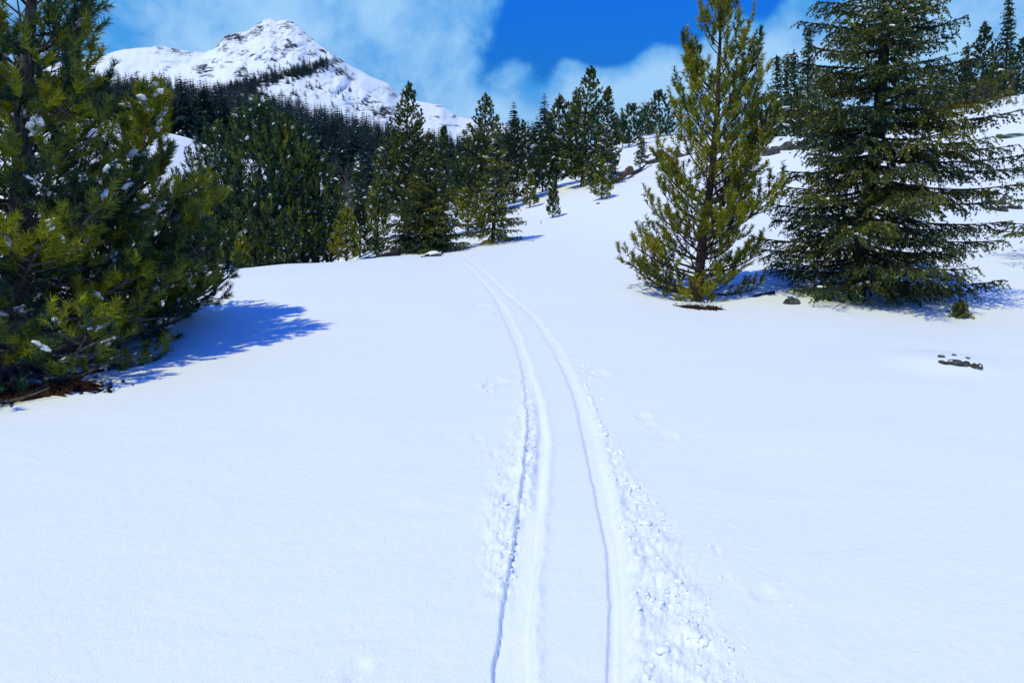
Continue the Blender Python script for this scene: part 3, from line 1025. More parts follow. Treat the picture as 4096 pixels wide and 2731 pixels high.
# --- the dark bushy pines behind the crest on the left
for k_, (bx_, by_, d, tx, ty, hw, seed, lab) in enumerate([
        (1030, 1090, 15.5, 1036, 440, 215, 51, 'tallest of the dark dense pines behind the snow crest, its round top flecked with snow'),
        (850, 1090, 16.2, 862, 535, 165, 54, 'dark dense pine partly hidden behind the snow laden leaning pine'),
        (1165, 1085, 16.0, 1168, 508, 165, 52, 'dark dense pine with a snowy tip, right of the tallest bushy one'),
        (1262, 1075, 16.4, 1275, 650, 105, 53, 'lowest of the dark bushy pines, at the right end of their row')]):
    b = place(bx_, by_, d)
    H, lean = top_of(b, tx, ty)
    R = hw / F_PX * d
    prof = ([0, .1, .35, .6, .78, .9, 1.0], [R * v for v in (.85, 1.0, 1.0, .86, .62, .38, .08)], [R * v for v in (.85, 1.0, 1.0, .86, .62, .38, .08)])
    T = Tree(H, (lean, 0), prof, seed)
    grow_pine(T, 135 if k_ < 3 else 90, t0=0.02, spacing=0.14, shoot=0.24, up=1.3, ystd=0.14, yellow=0.08, inner=0.3, sub=0.42, rise_lo=0.4, rise_hi=1.4, r_wood=0.02)
    simple_tree('pine_tree', T, b, lab, 0.07, M_PINE, M_BARK, 17, 0.080, 0.0290, 0.70, (0.085, 0.022, 0, 0.06, 1.4, 0.04, 0.014, 3), sides=3, thin=0.006)

# --- the middle distance, one row of numbers per tree
# kind, base px, base py, distance, tip px, tip py, half width px, seed, yellowness, snowiness, label
P_, S_ = 'pine', 'spruce'
PINE_P = ([0, .08, .25, .45, .65, .82, .93, 1.0], (.35, .8, 1.0, .95, .74, .46, .22, .04))
PINE_T = ([0, .12, .28, .45, .65, .82, .93, 1.0], (.3, .75, 1.0, .97, .72, .42, .20, .02))
ROUND_P = ([0, .15, .35, .6, .8, .93, 1.0], (.3, .7, 1.0, 1.0, .8, .5, .15))
SPRUCE_P = ([0, .06, .2, .4, .6, .8, 1.0], (.85, 1.0, .86, .64, .42, .21, .02))
THIN_P = ([0, .1, .3, .6, .85, 1.0], (.7, 1.0, .85, .5, .22, .03))
MID = [
    (P_, 1610, 882, 30, 1636, 346, 118, 101, .38, .5, PINE_T, 'tall broad pine with a bare lower trunk left of the track, mid distance'),
    (S_, 1693, 1010, 16.3, 1717, 515, 135, 102, .22, .5, SPRUCE_P, 'full dark spruce on the crest just left of where the track vanishes'),
    (P_, 1770, 800, 37, 1777, 514, 52, 103, .35, .5, THIN_P, 'slender pine half hidden behind the full dark spruce on the crest'),
    (P_, 1895, 855, 28, 1943, 388, 112, 104, .38, .6, PINE_T, 'tall pine with a pointed top right behind the tiered spruce'),
    (S_, 1970, 970, 17.5, 1992, 462, 118, 105, .48, 1.0, SPRUCE_P, 'snow dusted spruce with open lower tiers casting a thin shadow, right of the track'),
    (P_, 1873, 918, 20, 1862, 765, 62, 106, .45, 1.0, PINE_P, 'young snow dusted pine at the left foot of the tiered spruce'),
    (P_, 2056, 815, 31, 2070, 488, 112, 107, .12, .9, ROUND_P, 'dark round topped pine between the tiered spruce and the small snowy pines'),
    (P_, 2119, 833, 27, 2121, 690, 27, 108, .45, 1.5, THIN_P, 'slim snowy sapling standing below the dark round topped pine'),
    (P_, 2211, 870, 23, 2213, 724, 29, 109, .40, 1.2, THIN_P, 'small open pine sapling alone on the slope, lower than its neighbours'),
    (P_, 2222, 748, 34, 2242, 392, 78, 110, .28, .6, PINE_T, 'pine with bare trunk and narrow top, left one of the tight group on the slope'),
    (S_, 2206, 720, 41, 2205, 436, 40, 111, .25, .5, THIN_P, 'thin spire of a spruce behind the left pine of the group on the slope'),
    (P_, 2328, 752, 31, 2366, 278, 108, 112, .42, .6, PINE_T, 'tallest pine of the group in the middle of the slope'),
    (S_, 2300, 700, 40, 2305, 350, 52, 113, .20, .4, SPRUCE_P, 'dark spruce spire showing left behind the tallest pine of the group'),
    (P_, 2425, 690, 35, 2432, 360, 56, 114, .30, .6, PINE_T, 'narrow pine rising right behind the tallest pine of the group'),
    (S_, 2408, 732, 29, 2426, 490, 78, 115, .25, 1.0, SPRUCE_P, 'snowy spruce with long right hand branches, right end of the group on the slope'),
    (P_, 2406, 798, 24.5, 2406, 655, 42, 116, .50, 1.2, PINE_P, 'bright green young pine below the fallen log on the slope'),
    (P_, 2515, 592, 50, 2532, 426, 55, 117, .15, .8, ROUND_P, 'dark pine standing on the skyline of the slope left of the open crowned pine'),
    (P_, 2490, 600, 52, 2495, 474, 26, 118, .15, .8, THIN_P, 'small dusty pine on the skyline just left of a darker one'),
    (S_, 2580, 545, 60, 2584, 406, 30, 119, .15, .3, SPRUCE_P, 'small pointed spruce on the skyline left of the open crowned pine'),
    (P_, 2640, 560, 55, 2636, 374, 66, 120, .20, .5, PINE_T, 'dark pine on the skyline showing through the open crowned pine'),
    (S_, 2463, 590, 62, 2463, 450, 18, 121, .2, .4, THIN_P, 'very thin spruce on the skyline right of the group'),
    (S_, 2565, 660, 37.5, 2570, 545, 24, 122, .3, 1.0, THIN_P, 'little snowy spruce below the skyline left of the open crowned pine'),
    (S_, 2145, 700, 52, 2145, 557, 30, 123, .2, .6, SPRUCE_P, 'lone small spruce far back in the gap between the tree groups'),
    (P_, 1510, 956, 20, 1506, 742, 58, 124, .48, .9, PINE_P, 'loose young pine left of the tall broad pine, above a tiny sapling'),
    (P_, 1508, 1024, 15.8, 1508, 948, 24, 125, .35, 1.2, THIN_P, 'tiny pine sapling in open snow left of the dark log'),
    (P_, 1385, 1050, 14.2, 1388, 846, 56, 126, .68, 1.3, PINE_P, 'yellow green snow dusted young pine at the right end of the bushy pines'),
    (P_, 1438, 1005, 18, 1440, 815, 42, 127, .15, .7, PINE_P, 'dark young pine between the yellow green one and the loose young pine'),
    (P_, 1160, 1062, 13.9, 1160, 915, 40, 128, .30, 1.8, PINE_P, 'snow capped sapling in front of the dark bushy pines'),
    (P_, 966, 1070, 13.6, 966, 945, 30, 129, .50, .6, THIN_P, 'small olive sapling at the left foot of the dark bushy pines'),
    (P_, 1090, 1066, 14.4, 1092, 900, 30, 163, .35, .9, THIN_P, 'narrow sapling left of the snow capped one, by the bushy pines'),
    (S_, 3840, 1274, 8.7, 3840, 1172, 32, 130, .30, .4, THIN_P, 'tiny spruce sapling under the right side of the largest spruce'),
    (P_, 1985, 880, 24, 1990, 770, 40, 164, .3, 1.0, PINE_P, 'small dusted pine behind the right side of the tiered spruce'),
    (P_, 1850, 850, 33, 1845, 640, 60, 165, .42, .5, PINE_T, 'olive pine behind the gap of the track, left of the pointed pine'),
    (P_, 2170, 790, 33, 2172, 600, 55, 166, .15, 1.1, ROUND_P, 'small dark snow flecked pine left of the tight group'),
    # beyond the right hand crest
    (S_, 3107, 560, 60, 3107, 222, 30, 131, .15, .3, THIN_P, 'left spire of the three thin spruces behind the boulders'),
    (S_, 3151, 560, 62, 3151, 210, 24, 132, .15, .3, THIN_P, 'middle spire of the three thin spruces behind the boulders'),
    (S_, 3177, 560, 64, 3176, 200, 28, 133, .15, .3, THIN_P, 'right spire of the three thin spruces behind the boulders'),
    (S_, 3232, 560, 58, 3236, 110, 64, 134, .12, .3, SPRUCE_P, 'tall dark spruce behind the crest, left of the largest spruce'),
    (P_, 3060, 550, 40, 3066, 392, 66, 135, .60, .8, ROUND_P, 'green pine on the crest just behind the lichen boulders'),
    (P_, 3190, 550, 44, 3192, 360, 70, 136, .35, .8, ROUND_P, 'darker round pine on the crest beside the green one'),
    (P_, 3290, 550, 50, 3300, 300, 70, 137, .15, .6, PINE_T, 'dusty dark pine on the crest touching the largest spruce'),
    (S_, 3018, 540, 70, 3020, 395, 20, 138, .15, .3, THIN_P, 'little spruce spire right of the open crowned pine'),
    (S_, 4018, 430, 48, 4036, -10, 62, 139, .15, .3, SPRUCE_P, 'tall thin spruce on the upper right skyline'),
    (P_, 3935, 450, 50, 3940, 105, 72, 140, .10, .6, PINE_T, 'blue green pine on the right skyline, left of the tall thin spruce'),
    (S_, 3872, 450, 52, 3870, 172, 26, 141, .15, .3, THIN_P, 'small spire behind the right side of the largest spruce'),
    (P_, 4096, 420, 47, 4096, 165, 70, 142, .10, .7, PINE_T, 'dusty pine at the upper right corner'),
    (P_, 3845, 460, 46, 3850, 260, 60, 143, .25, .6, PINE_T, 'low pine on the right skyline beside the bare shrubs'),
    (P_, 3990, 430, 44, 3990, 270, 55, 144, .15, .6, ROUND_P, 'low round pine right behind the bare red shrubs'),
    (P_, 3760, 480, 46, 3765, 280, 60, 145, .15, .5, ROUND_P, 'dark pine behind the right hand boughs of the largest spruce'),
    # around the left mound and the valley edge
    (P_, 1330, 930, 25, 1336, 690, 60, 147, .12, 1.0, PINE_T, 'dark dusted pine behind the right end of the bushy pines'),
    (S_, 1430, 870, 48, 1432, 610, 46, 148, .15, .8, SPRUCE_P, 'dark spruce behind the bare valley shrubs'),
    (S_, 1510, 850, 42, 1520, 590, 50, 149, .18, 1.0, SPRUCE_P, 'dusted spruce left behind the tall broad pine'),
    (P_, 1700, 820, 40, 1702, 620, 50, 150, .3, .6, PINE_T, 'olive pine behind the full dark spruce on the crest'),
]
for kind, bx_, by_, d, tx, ty, hw, seed, yel, sn, pf, lab in MID:
    b = place(bx_, by_, d)
    H, lean = top_of(b, tx, ty)
    R = hw / F_PX * d * (1.12 if seed == 102 else 1) * (1.05 if kind == P_ else 1.18)
    prof = (pf[0], [R * v for v in pf[1]], [R * v for v in pf[1]])
    T = Tree(H, (lean, 0), prof, seed)
    px_h = H / d * 682                                   # height in the finished picture
    q = d / 682.0                                        # metres per pixel there
    if kind == P_:
        sp = max(0.09, 2.7 * q)
        grow_pine(T, int(np.clip(px_h * 1.2, 22, 155)), t0=0.08, spacing=sp, shoot=min(sp * 1.05, 0.26), up=0.8, ystd=0.2, yellow=yel * 0.85, inner=0.28, sub=0.40,
                  rise_lo=0.2, rise_hi=1.1, r_wood=0.022)
        simple_tree('pine_tree', T, b, lab, max(0.02, H * 0.017), M_MIDPINE if yel < 0.44 else M_PINE_OLIVE, M_BARK_BROWN, 11, min(sp * 0.74, .17), max(0.020, 1.15 * q), 0.8,
                    (0.10 * sn, min(0.9 * q, .05), 0, 1.2 * q, 1.3, 0.13 * sn, 0.6 * q), sides=3, thin=0.22 * q)
    else:
        sp = max(0.06, 2.4 * q)
        grow_spruce(T, int(np.clip(px_h * (0.75 if seed == 105 else 2.0 if seed == 102 else 1.25), 24, 230)), t0=0.03, sp=sp, twig=sp * 1.15, droop=0.35, yellow=yel, r_wood=0.016, hang=0.7, bare=0.15)
        simple_tree('spruce_tree', T, b, lab, max(0.015, H * 0.015), M_SPRUCE if d < 45 else M_MIDPINE, M_BARK_DARK, 8, sp * 0.62, max(0.014, 0.95 * q), 0.95,
                    (0.12 * sn, 0.8 * q, 0, 0.7 * q, 1.6, 0.08 * sn, 0.6 * q), sides=3, thin=0.22 * q)


# ------------------------------------------------------------------ the forest below the peak
def forest_mesh(seed, R, layers, per, fingers, wide=0.5, frost=0.10):
    """a spire shaped conifer of height 1: whorls of drooping ragged boughs, some carrying snow"""
    rng = np.random.default_rng(seed)
    g = Geo()
    tube(g, [(0, 0, -0.03), (0.004, 0, .5), (0, 0, 1.0)], [0.016, 0.009, 0.001], 5, 1)
    Vs, Ts, Vw = [], [], []
    for i in range(layers):
        z = 0.05 + 0.94 * (i / layers)
        rz = R * (1 - z) ** 0.75 * (0.75 + 0.5 * rng.random()) * min(1, 0.5 + z * 5) + 0.008
        a0 = rng.random() * 6.28
        for j in range(per):
            a = a0 + j * 6.283 / per + rng.normal(0, 0.2)
            r = rz * (0.6 + 0.6 * rng.random())
            dr = np.array([math.cos(a), math.sin(a), 0]); sd = np.array([-dr[1], dr[0], 0])
            p = np.array([0, 0, z]); tip = dr * r + np.array([0, 0, z - r * (0.35 + 0.3 * rng.random()) + 0.02])
            t = np.clip(rng.normal(0.35, 0.25), 0, 0.9)
            for f in range(fingers):
                s = (f + 0.5) / fingers
                q = p + (tip - p) * s * 0.85
                w_ = (wide * r + 0.014) * (1 - 0.4 * s)
                e = q + (tip - p) * 0.42 + sd * rng.normal(0, w_ * 0.9) - np.array([0, 0, 0.3 * w_ * rng.random()])
                Vs += [q + sd * w_ * .5, q - sd * w_ * .5, e]; Ts += [t] * 3
                if rng.random() < frost:
                    o = np.array([0, 0, 0.008]) + dr * 0.004
                    Vw += [q + sd * w_ * .3 + o, q - sd * w_ * .3 + o, q + (e - q) * 0.7 + o]
    g.add(np.array(Vs), np.arange(len(Vs)).reshape(-1, 3), 0, Ts)
    if Vw:
        g.add(np.array(Vw), np.arange(len(Vw)).reshape(-1, 3), 2)
    return g


FM = [M_FOREST, M_BARK_DARK, M_TSNOW]
forest_hi = [forest_mesh(300 + i, (0.23, 0.19, 0.27, 0.21, 0.18, 0.25)[i], 34, 10, 4, 0.5, 0.05) for i in range(6)]
hi_mesh = [g.mesh('spruce_tree', FM) for g in forest_hi]
forest_lo = [forest_mesh(330 + i, (0.22, 0.18, 0.25, 0.20)[i], 13, 5, 2, 0.8, 0.03) for i in range(4)]
rng = np.random.default_rng(77)
cand = []
tries = 0
while len(cand) < 1950 and tries < 60000:
    tries += 1
    px = rng.uniform(-150, 2180)
    d = math.exp(rng.uniform(math.log(48), math.log(440)))
    if rng.random() > min(1, d / 330) ** 1.25:
        continue
    if px > 1850 and rng.random() < 0.35:
        continue
    if d < np.interp(px, [330, 900, 1300, 1400], [88, 85, 85, 60]):
        continue
    if d < 62 and not (1330 < px < 1760):
        continue
    if 1340 < px < 1450 and d < 66:
        continue
    X, _ = ray(px, 800)
    x = X * d
    if any((x - c[0]) ** 2 + (d - c[1]) ** 2 < (1.1 + d * 0.004) ** 2 for c in cand[-400:]):
        continue
    h = rng.uniform(0.68, 1.12) * min(12.5, 5.2 + d * 0.023)
    cand.append((x, d, h))
cand = np.array(cand)
cand_z = gz(cand[:, 0], cand[:, 1])
order = np.argsort(-(cand[:, 2] / cand[:, 1]))
N_SINGLE = 235
for i in order[:N_SINGLE]:
    x, y, h = cand[i]
    o = bpy.data.objects.new('spruce_tree', hi_mesh[int(rng.integers(6))])
    COL.objects.link(o)
    o.location = (x, y, cand_z[i] - 0.15)
    o.rotation_euler = (rng.normal(0, .02), rng.normal(0, .02), rng.uniform(0, 6.28))
    wv = rng.uniform(0.85, 1.2)
    o.scale = (h * wv, h * wv, h)
    tag(o, 'dark forest spruce standing in the dense wood below the snowy peak', 'tree', 'dark spruces of the wood below the peak')

far = Geo()


def far_tree(x, y, z, h, wv=1.0, frost=True):
    src = forest_lo[int(rng.integers(4))]
    a = rng.uniform(0, 6.28)
    c, s = math.cos(a), math.sin(a)
    for V, F, M, Tn in zip(src.V, src.F, src.M, src.T):
        if M[0] == 2 and not frost:
            continue
        W = np.column_stack([(V[:, 0] * c - V[:, 1] * s) * h * wv + x, (V[:, 0] * s + V[:, 1] * c) * h * wv + y, V[:, 2] * h + z])
        far.add(W, F - F.min(), int(M[0]), Tn)


for i in order[N_SINGLE:]:
    x, y, h = cand[i]
    far_tree(x, y, cand_z[i] - 0.2, h, rng.uniform(0.9, 1.3))
# trees scattered over the lower mountain: a dense spur, then loose ones
band = [(905, 372, 40), (960, 352, 38), (1010, 340, 34), (1060, 325, 34), (1110, 312, 34), (1160, 300, 34), (1210, 288, 30), (1255, 275, 28), (1290, 262, 22), (1000, 372, 30), (940, 395, 40), (1200, 300, 30)]
for cx, cy, sd in band:
    for _ in range(28):
        px, py = rng.normal(cx, sd * 0.65), rng.normal(cy, 11)
        p = peak_point(px, py)
        far_tree(*(p - [0, 0, .6]), rng.uniform(8, 13), 2.0, False)
for _ in range(170):
    px = rng.uniform(1000, 1560); py = rng.uniform(240, 470)
    lim = np.interp(px, [1000, 1320, 1400, 1560], [350, 255, 330, 455])
    if py < lim + 12 or rng.random() < 0.3:
        continue
    far_tree(*(peak_point(px, py) - [0, 0, .6]), rng.uniform(4, 10), 2.0, False)
for px, py, h in [(1075, 276, 9), (1098, 268, 7), (1150, 258, 8), (1160, 262, 6), (1197, 240, 9), (1240, 210, 8), (1140, 232, 6), (985, 288, 8), (960, 300, 8), (640, 300, 8), (1330, 270, 10), (1345, 300, 9)]:
    far_tree(*(peak_point(px, py) - [0, 0, .6]), h, 2.0, False)
tag(far.obj('distant_forest', FM), 'far trees beyond the nearest forest rows and up the mountain spur', 'forest', None, 'stuff')


# ------------------------------------------------------------------ bare shrubs
def shrub(loc, label, mat, stems, height, spread, seed, group=None, name='bare_shrub', rw=0.008):
    rng = np.random.default_rng(seed)
    root = empty(name, loc, label, 'shrub', group)
    for s in range(stems):
        g = Geo()
        a = rng.uniform(0, 6.28); r = spread * math.sqrt(rng.random())
        p = np.array([math.cos(a) * r, math.sin(a) * r, -0.1])
        h = height * rng.uniform(0.6, 1.05)
        tip = p + np.array([rng.normal(0, .10 * h), rng.normal(0, .10 * h), h])
        pts = bez(p, (p + tip) / 2 + rng.normal(0, .05 * h, 3), tip, 7)
        tube(g, pts, np.linspace(rw, rw * .3, 7), 4)
        for q in range(12):
            i0 = int(rng.integers(1, 6)); st = pts[i0] + (pts[i0 + 1] - pts[i0]) * rng.random()
            d = unit(np.array([rng.normal(0, .6), rng.normal(0, .6), .9])); l = h * rng.uniform(.12, .32)
            tube(g, [st, st + d * l * .5 + rng.normal(0, .02 * h, 3), st + d * l], [rw * .45, rw * .35, rw * .15], 3)
            for u in range(2):
                st2 = st + d * l * rng.uniform(.3, .9); d2 = unit(d + rng.normal(0, .5, 3))
                tube(g, [st2, st2 + d2 * l * .5], [rw * .28, rw * .12], 3)
        g.obj('stem', mat, root, True, None)
    return root


for px, py, d, h, st, sp_, seed, lab in [
        (3905, 482, 33, 1.4, 4, .28, 1, 'left one of the bare red stemmed shrubs on the right hand snow slope'),
        (3955, 468, 33.5, 1.3, 6, .40, 2, 'fullest of the bare red stemmed shrubs, in the middle of the row'),
        (4022, 446, 34, 1.2, 4, .30, 3, 'right one of the bare red stemmed shrubs below the tall thin spruce'),
        (4062, 456, 33, .7, 3, .25, 4, 'smallest bare shrub nearest the right edge on the snow slope')]:
    shrub(place(px, py, d), lab, M_SHRUB, st, h, sp_, seed, 'bare red shrubs on the right slope')
for px, py, d, h, st, sp_, seed, lab in [
        (1365, 905, 46, 3.6, 9, 1.0, 11, 'bare reddish thicket in the valley right of the dark bushy pines'),
        (1410, 900, 50, 3.0, 8, 0.9, 12, 'bare greyish thicket in the valley beside the dark young pine'),
        (1455, 880, 52, 2.6, 6, 0.8, 13, 'low bare thicket in the valley in front of the forest edge')]:
    shrub(place(px, py, d), lab, M_GREY_TWIG, st, h, sp_, seed, 'bare thickets in the valley', rw=0.016)


# ------------------------------------------------------------------ rocks and logs
def rock_geo(rng, size, level=3, jag=0.3, seed=0, cut=-0.35):
    V, F = ICO[level]
    V = V.copy()
    n = fbm(V * 1.4 + seed, 4, seed, 0.55)
    V = V * (1 + jag * n)[:, None]
    for _ in range(7):                                   # broken faces
        d = unit(rng.normal(size=3)); lim = rng.uniform(.55, .85)
        q = V @ d
        V = V - np.maximum(0, q - lim)[:, None] * d * 0.85
    V[:, 2] = np.maximum(V[:, 2], cut)
    return V * np.array(size), F


def rock(px, py, d, size, mat, label, seed, snow=0.5, group=None, lift=0.0, rotz=None):
    rng = np.random.default_rng(seed)
    lv = 3 if max(size) / d > .017 else 2
    b = place(px, py, d); b[2] += lift
    root = empty('rock', b, label, 'rock', group)
    V, F = rock_geo(rng, size, lv, .35, seed)
    g = Geo(); g.add(V, F)
    g.obj('stone', mat, root, False, None)
    if snow > 0:                                         # snow lying on the upper faces
        V2, F2 = rock_geo(np.random.default_rng(seed), size, lv, .35, seed)
        nrm = np.zeros_like(V2)
        fn = np.cross(V2[F2[:, 1]] - V2[F2[:, 0]], V2[F2[:, 2]] - V2[F2[:, 0]])
        for k_ in range(3):
            np.add.at(nrm, F2[:, k_], fn)
        nrm = unit(nrm)
        m_ = fbm(V2 / max(size) * 3.0 + 9, 3, seed) * 0.5
        lift_ = (sstep(1 - snow - .15, 1 - snow + .2, nrm[:, 2] * 0.8 + m_) * 2 - 1) * 0.16 * size[2]
        S = V2 + np.array([0, 0, 1.0]) * np.maximum(lift_, 0)[:, None] + nrm * np.minimum(lift_, 0)[:, None]
        g = Geo(); g.add(S, F2)
        g.obj('snow', M_TSNOW, root, True, None)
    root.rotation_euler = (0, 0, rng.uniform(0, 6.28) if rotz is None else rotz)
    return root


rock(1735, 1040, 14.6, (.20, .13, .09), M_ROCK, 'dark rock with a snow cap lying beside the track near the crest', 201, .62, lift=.01, rotz=0.1)
rock(1693, 1046, 14.4, (.07, .06, .03), M_ROCK, 'small flat dark stone at the left foot of the snow capped rock by the track', 202, .2)
rock(1765, 1034, 14.7, (.05, .05, .05), M_WOOD, 'small brown stone at the right end of the snow capped rock', 203, .25, lift=.04)
for px, py, sx, lab, sd in [(3760, 1448, .035, 'uppermost little stone of the patch breaking through the snow at right', 211), (3782, 1470, .055, 'left stone of the little patch breaking through the snow at right', 212),
                            (3835, 1474, .075, 'largest stone of the little patch breaking through the snow at right', 213), (3898, 1482, .06, 'right stone of the little patch breaking through the snow at right', 214),
                            (3815, 1440, .02, 'tiny pebble above the largest stone of the patch at right', 215), (3868, 1452, .022, 'tiny pebble above the right stone of the patch', 216)]:
    rock(px, py, flat(px, py)[1], (sx * 1.1, sx * .9, sx * .5), M_ROCK, lab, sd, .22, 'stones of the patch at right', lift=.006)
for px, py, d, s, mt, lab, sd, sn in [
        (3085, 598, 27.6, (.42, .35, .34), M_ROCK, 'grey boulder of the pair right of the open crowned pine', 221, .3),
        (3150, 590, 28, (.34, .3, .30), M_ROCK, 'small boulder wedged between the grey and the green boulders', 222, .25),
        (3222, 596, 28, (.62, .4, .34), M_ROCK_TEAL, 'green lichen covered boulder on the slope left of the largest spruce', 223, .2),
        (2640, 640, 37, (.75, .5, .45), M_ROCK, 'dark boulder behind the left boughs of the open crowned pine', 224, .45),
        (2725, 615, 37, (.95, .6, .45), M_ROCK, 'broad boulder showing through the open crowned pine', 225, .5),
        (2850, 610, 36, (.6, .5, .4), M_ROCK, 'boulder behind the trunk of the open crowned pine', 226, .5),
        (3165, 1238, 9.0, (.13, .10, .09), M_ROCK, 'round grey stone under the left skirts of the largest spruce', 227, .15),
        (3965, 745, 19.3, (.26, .2, .16), M_ROCK, 'upper dark boulder among the rocks near the right edge', 231, .35),
        (3985, 800, 18.2, (.30, .22, .20), M_ROCK, 'middle reddish boulder among the rocks near the right edge', 232, .3),
        (4060, 815, 17.6, (.2, .18, .15), M_ROCK, 'boulder touching the right edge of the rocky patch', 233, .3),
        (4010, 838, 17.2, (.14, .12, .14), M_ROCK, 'small pointed stone below the reddish boulder at right', 234, .2),
        (3960, 830, 17.4, (.16, .12, .10), M_ROCK, 'lowest flat stone of the rocky patch at right', 235, .3),
        (3760, 805, 18.4, (.25, .2, .12), M_ROCK, 'flat boulder seen between the right boughs of the largest spruce', 236, .35),
        (4030, 770, 18.9, (.22, .16, .12), M_ROCK_TEAL, 'greenish stone in the upper middle of the rocky patch at right', 237, .4),
        (2097, 812, 29, (.10, .08, .07), M_ROCK, 'little dark stone below the slim snowy sapling', 238, .0),
        (2394, 818, 23.7, (.09, .07, .05), M_ROCK, 'single dark stone in the snow below the bright young pine', 239, .2),
        (1795, 795, 40, (.8, .6, .5), M_ROCK, 'dark boulder behind the slender pine by the track', 240, .4),
        (4050, 548, 28, (.9, .3, .16), M_ROCK_TEAL, 'long flat green boulder on the upper right slope', 241, .5),
        (515, 1462, 6.0, (.19, .07, .075), M_ROCK, 'dark angular stone lying in the shadow of the huge left pine', 242, .12)]:
    rock(px, py, d, s, mt, lab, sd, sn, rotz=0.1)

# snowy mound top behind the leaning pine is part of the field; a snow capped boulder crowns it
rock(815, 500, 38.5, (1.2, 0.8, .22), M_ROCK, 'big snow buried boulder behind the leaning pine at left', 243, 1.3, rotz=.2)
rock(800, 545, 36, (.7, .5, .2), M_ROCK, 'lower snow buried boulder behind the leaning pine at left', 244, 1.3, rotz=.7)


def log(p, q, r0, r1, label, mat, seed, snags=3, snow=0.5, cat='log', name='fallen_log', sag=0.0):
    rng = np.random.default_rng(seed)
    p, q = np.array(p), np.array(q)
    c = (p + q) / 2
    root = empty(name, c, label, cat)
    n = 12
    pts = bez(p - c, rng.normal(0, .03, 3) * np.linalg.norm(q - p) + np.array([0, 0, sag]), q - c, n)
    rad = np.linspace(r0, r1, n) * (1 + rng.normal(0, .12, n))
    g = Geo(); tube(g, pts, rad, 9)
    g.obj('trunk', mat, root, True, None)
    for s in range(snags):
        i0 = int(rng.integers(2, n - 2)); d = unit(rng.normal(size=3) + np.array([0, 0, .6]))
        g = Geo(); tube(g, [pts[i0], pts[i0] + d * r0 * 2.5, pts[i0] + d * r0 * 4 + rng.normal(0, r0 * .5, 3)], [r0 * .3, r0 * .2, r0 * .08], 5)
        g.obj('branch_stub', mat, root, True, None)
    if snow > 0:
        g = Geo()
        k_ = int(10 * snow) + 2
        t = rng.random(k_)
        Pm = np.array([[np.interp(u, np.linspace(0, 1, n), pts[:, a]) for a in range(3)] for u in t])
        lumps(g, rng, Pm + np.array([0, 0, r0 * .85]), r0 * rng.uniform(.6, 1.1, k_), 2, .4, .1, np.repeat(unit(q - p)[None], k_, 0), 2.0)
        g.obj('snow', M_TSNOW, root, True, None)['kind'] = 'stuff'
    return root


def on(px, py, d, h):
    b = place(px, py, d); b[2] += h
    return b


log(on(2425, 742, 29.5, .05), on(2520, 690, 32.5, .35), .10, .17, 'weathered brown fallen log on the slope beside the bright young pine', M_WOOD, 301, 3, .5)
log(on(2515, 695, 32.6, .2), on(2600, 645, 36, .3), .12, .06, 'thin dark fallen log running uphill behind the brown one', M_BARK_DARK, 302, 4, .6)
log(on(1440, 1040, 14.4, -.03), on(1592, 1024, 15.2, .06), .035, .085, 'dark fallen log half buried left of the full spruce on the crest', M_BARK_DARK, 303, 2, .25)
log(on(-40, 1418, 6.3, .03), on(112, 1432, 6.2, .03), .05, .055, 'thick dark log end on the snow at the left edge', M_BARK_DARK, 304, 0, 0)
log(on(115, 1420, 6.35, .0), on(225, 1425, 6.3, .03), .02, .035, 'short rotten log piece right of the thick log at the left edge', M_BARK_DARK, 305, 1, 0)
log(on(270, 1455, 6.05, .01), on(410, 1468, 6.0, .01), .012, .016, 'thin dark stick on the shaded snow under the left pine', M_BARK_DARK, 306, 1, 0, 'stick', 'fallen_stick')
log(on(3010, 1200, 9.5, .015), on(3095, 1192, 9.7, .02), .012, .02, 'thin dark stick between the open crowned pine and the spruce', M_BARK_DARK, 307, 1, 0, 'stick', 'fallen_stick')
log(on(2163, 897, 21.5, -.05), on(2165, 880, 21.5, .12), .012, .007, 'single thin twig sticking up from the open slope', M_BARK_DARK, 308, 0, 0, 'twig', 'upright_twig')
log(on(1330, 1050, 14.0, .05), on(1395, 1072, 13.6, .25), .03, .02, 'dark slanting snag at the foot of the yellow green young pine', M_BARK_DARK, 309, 3, .2, 'snag', 'dead_snag')


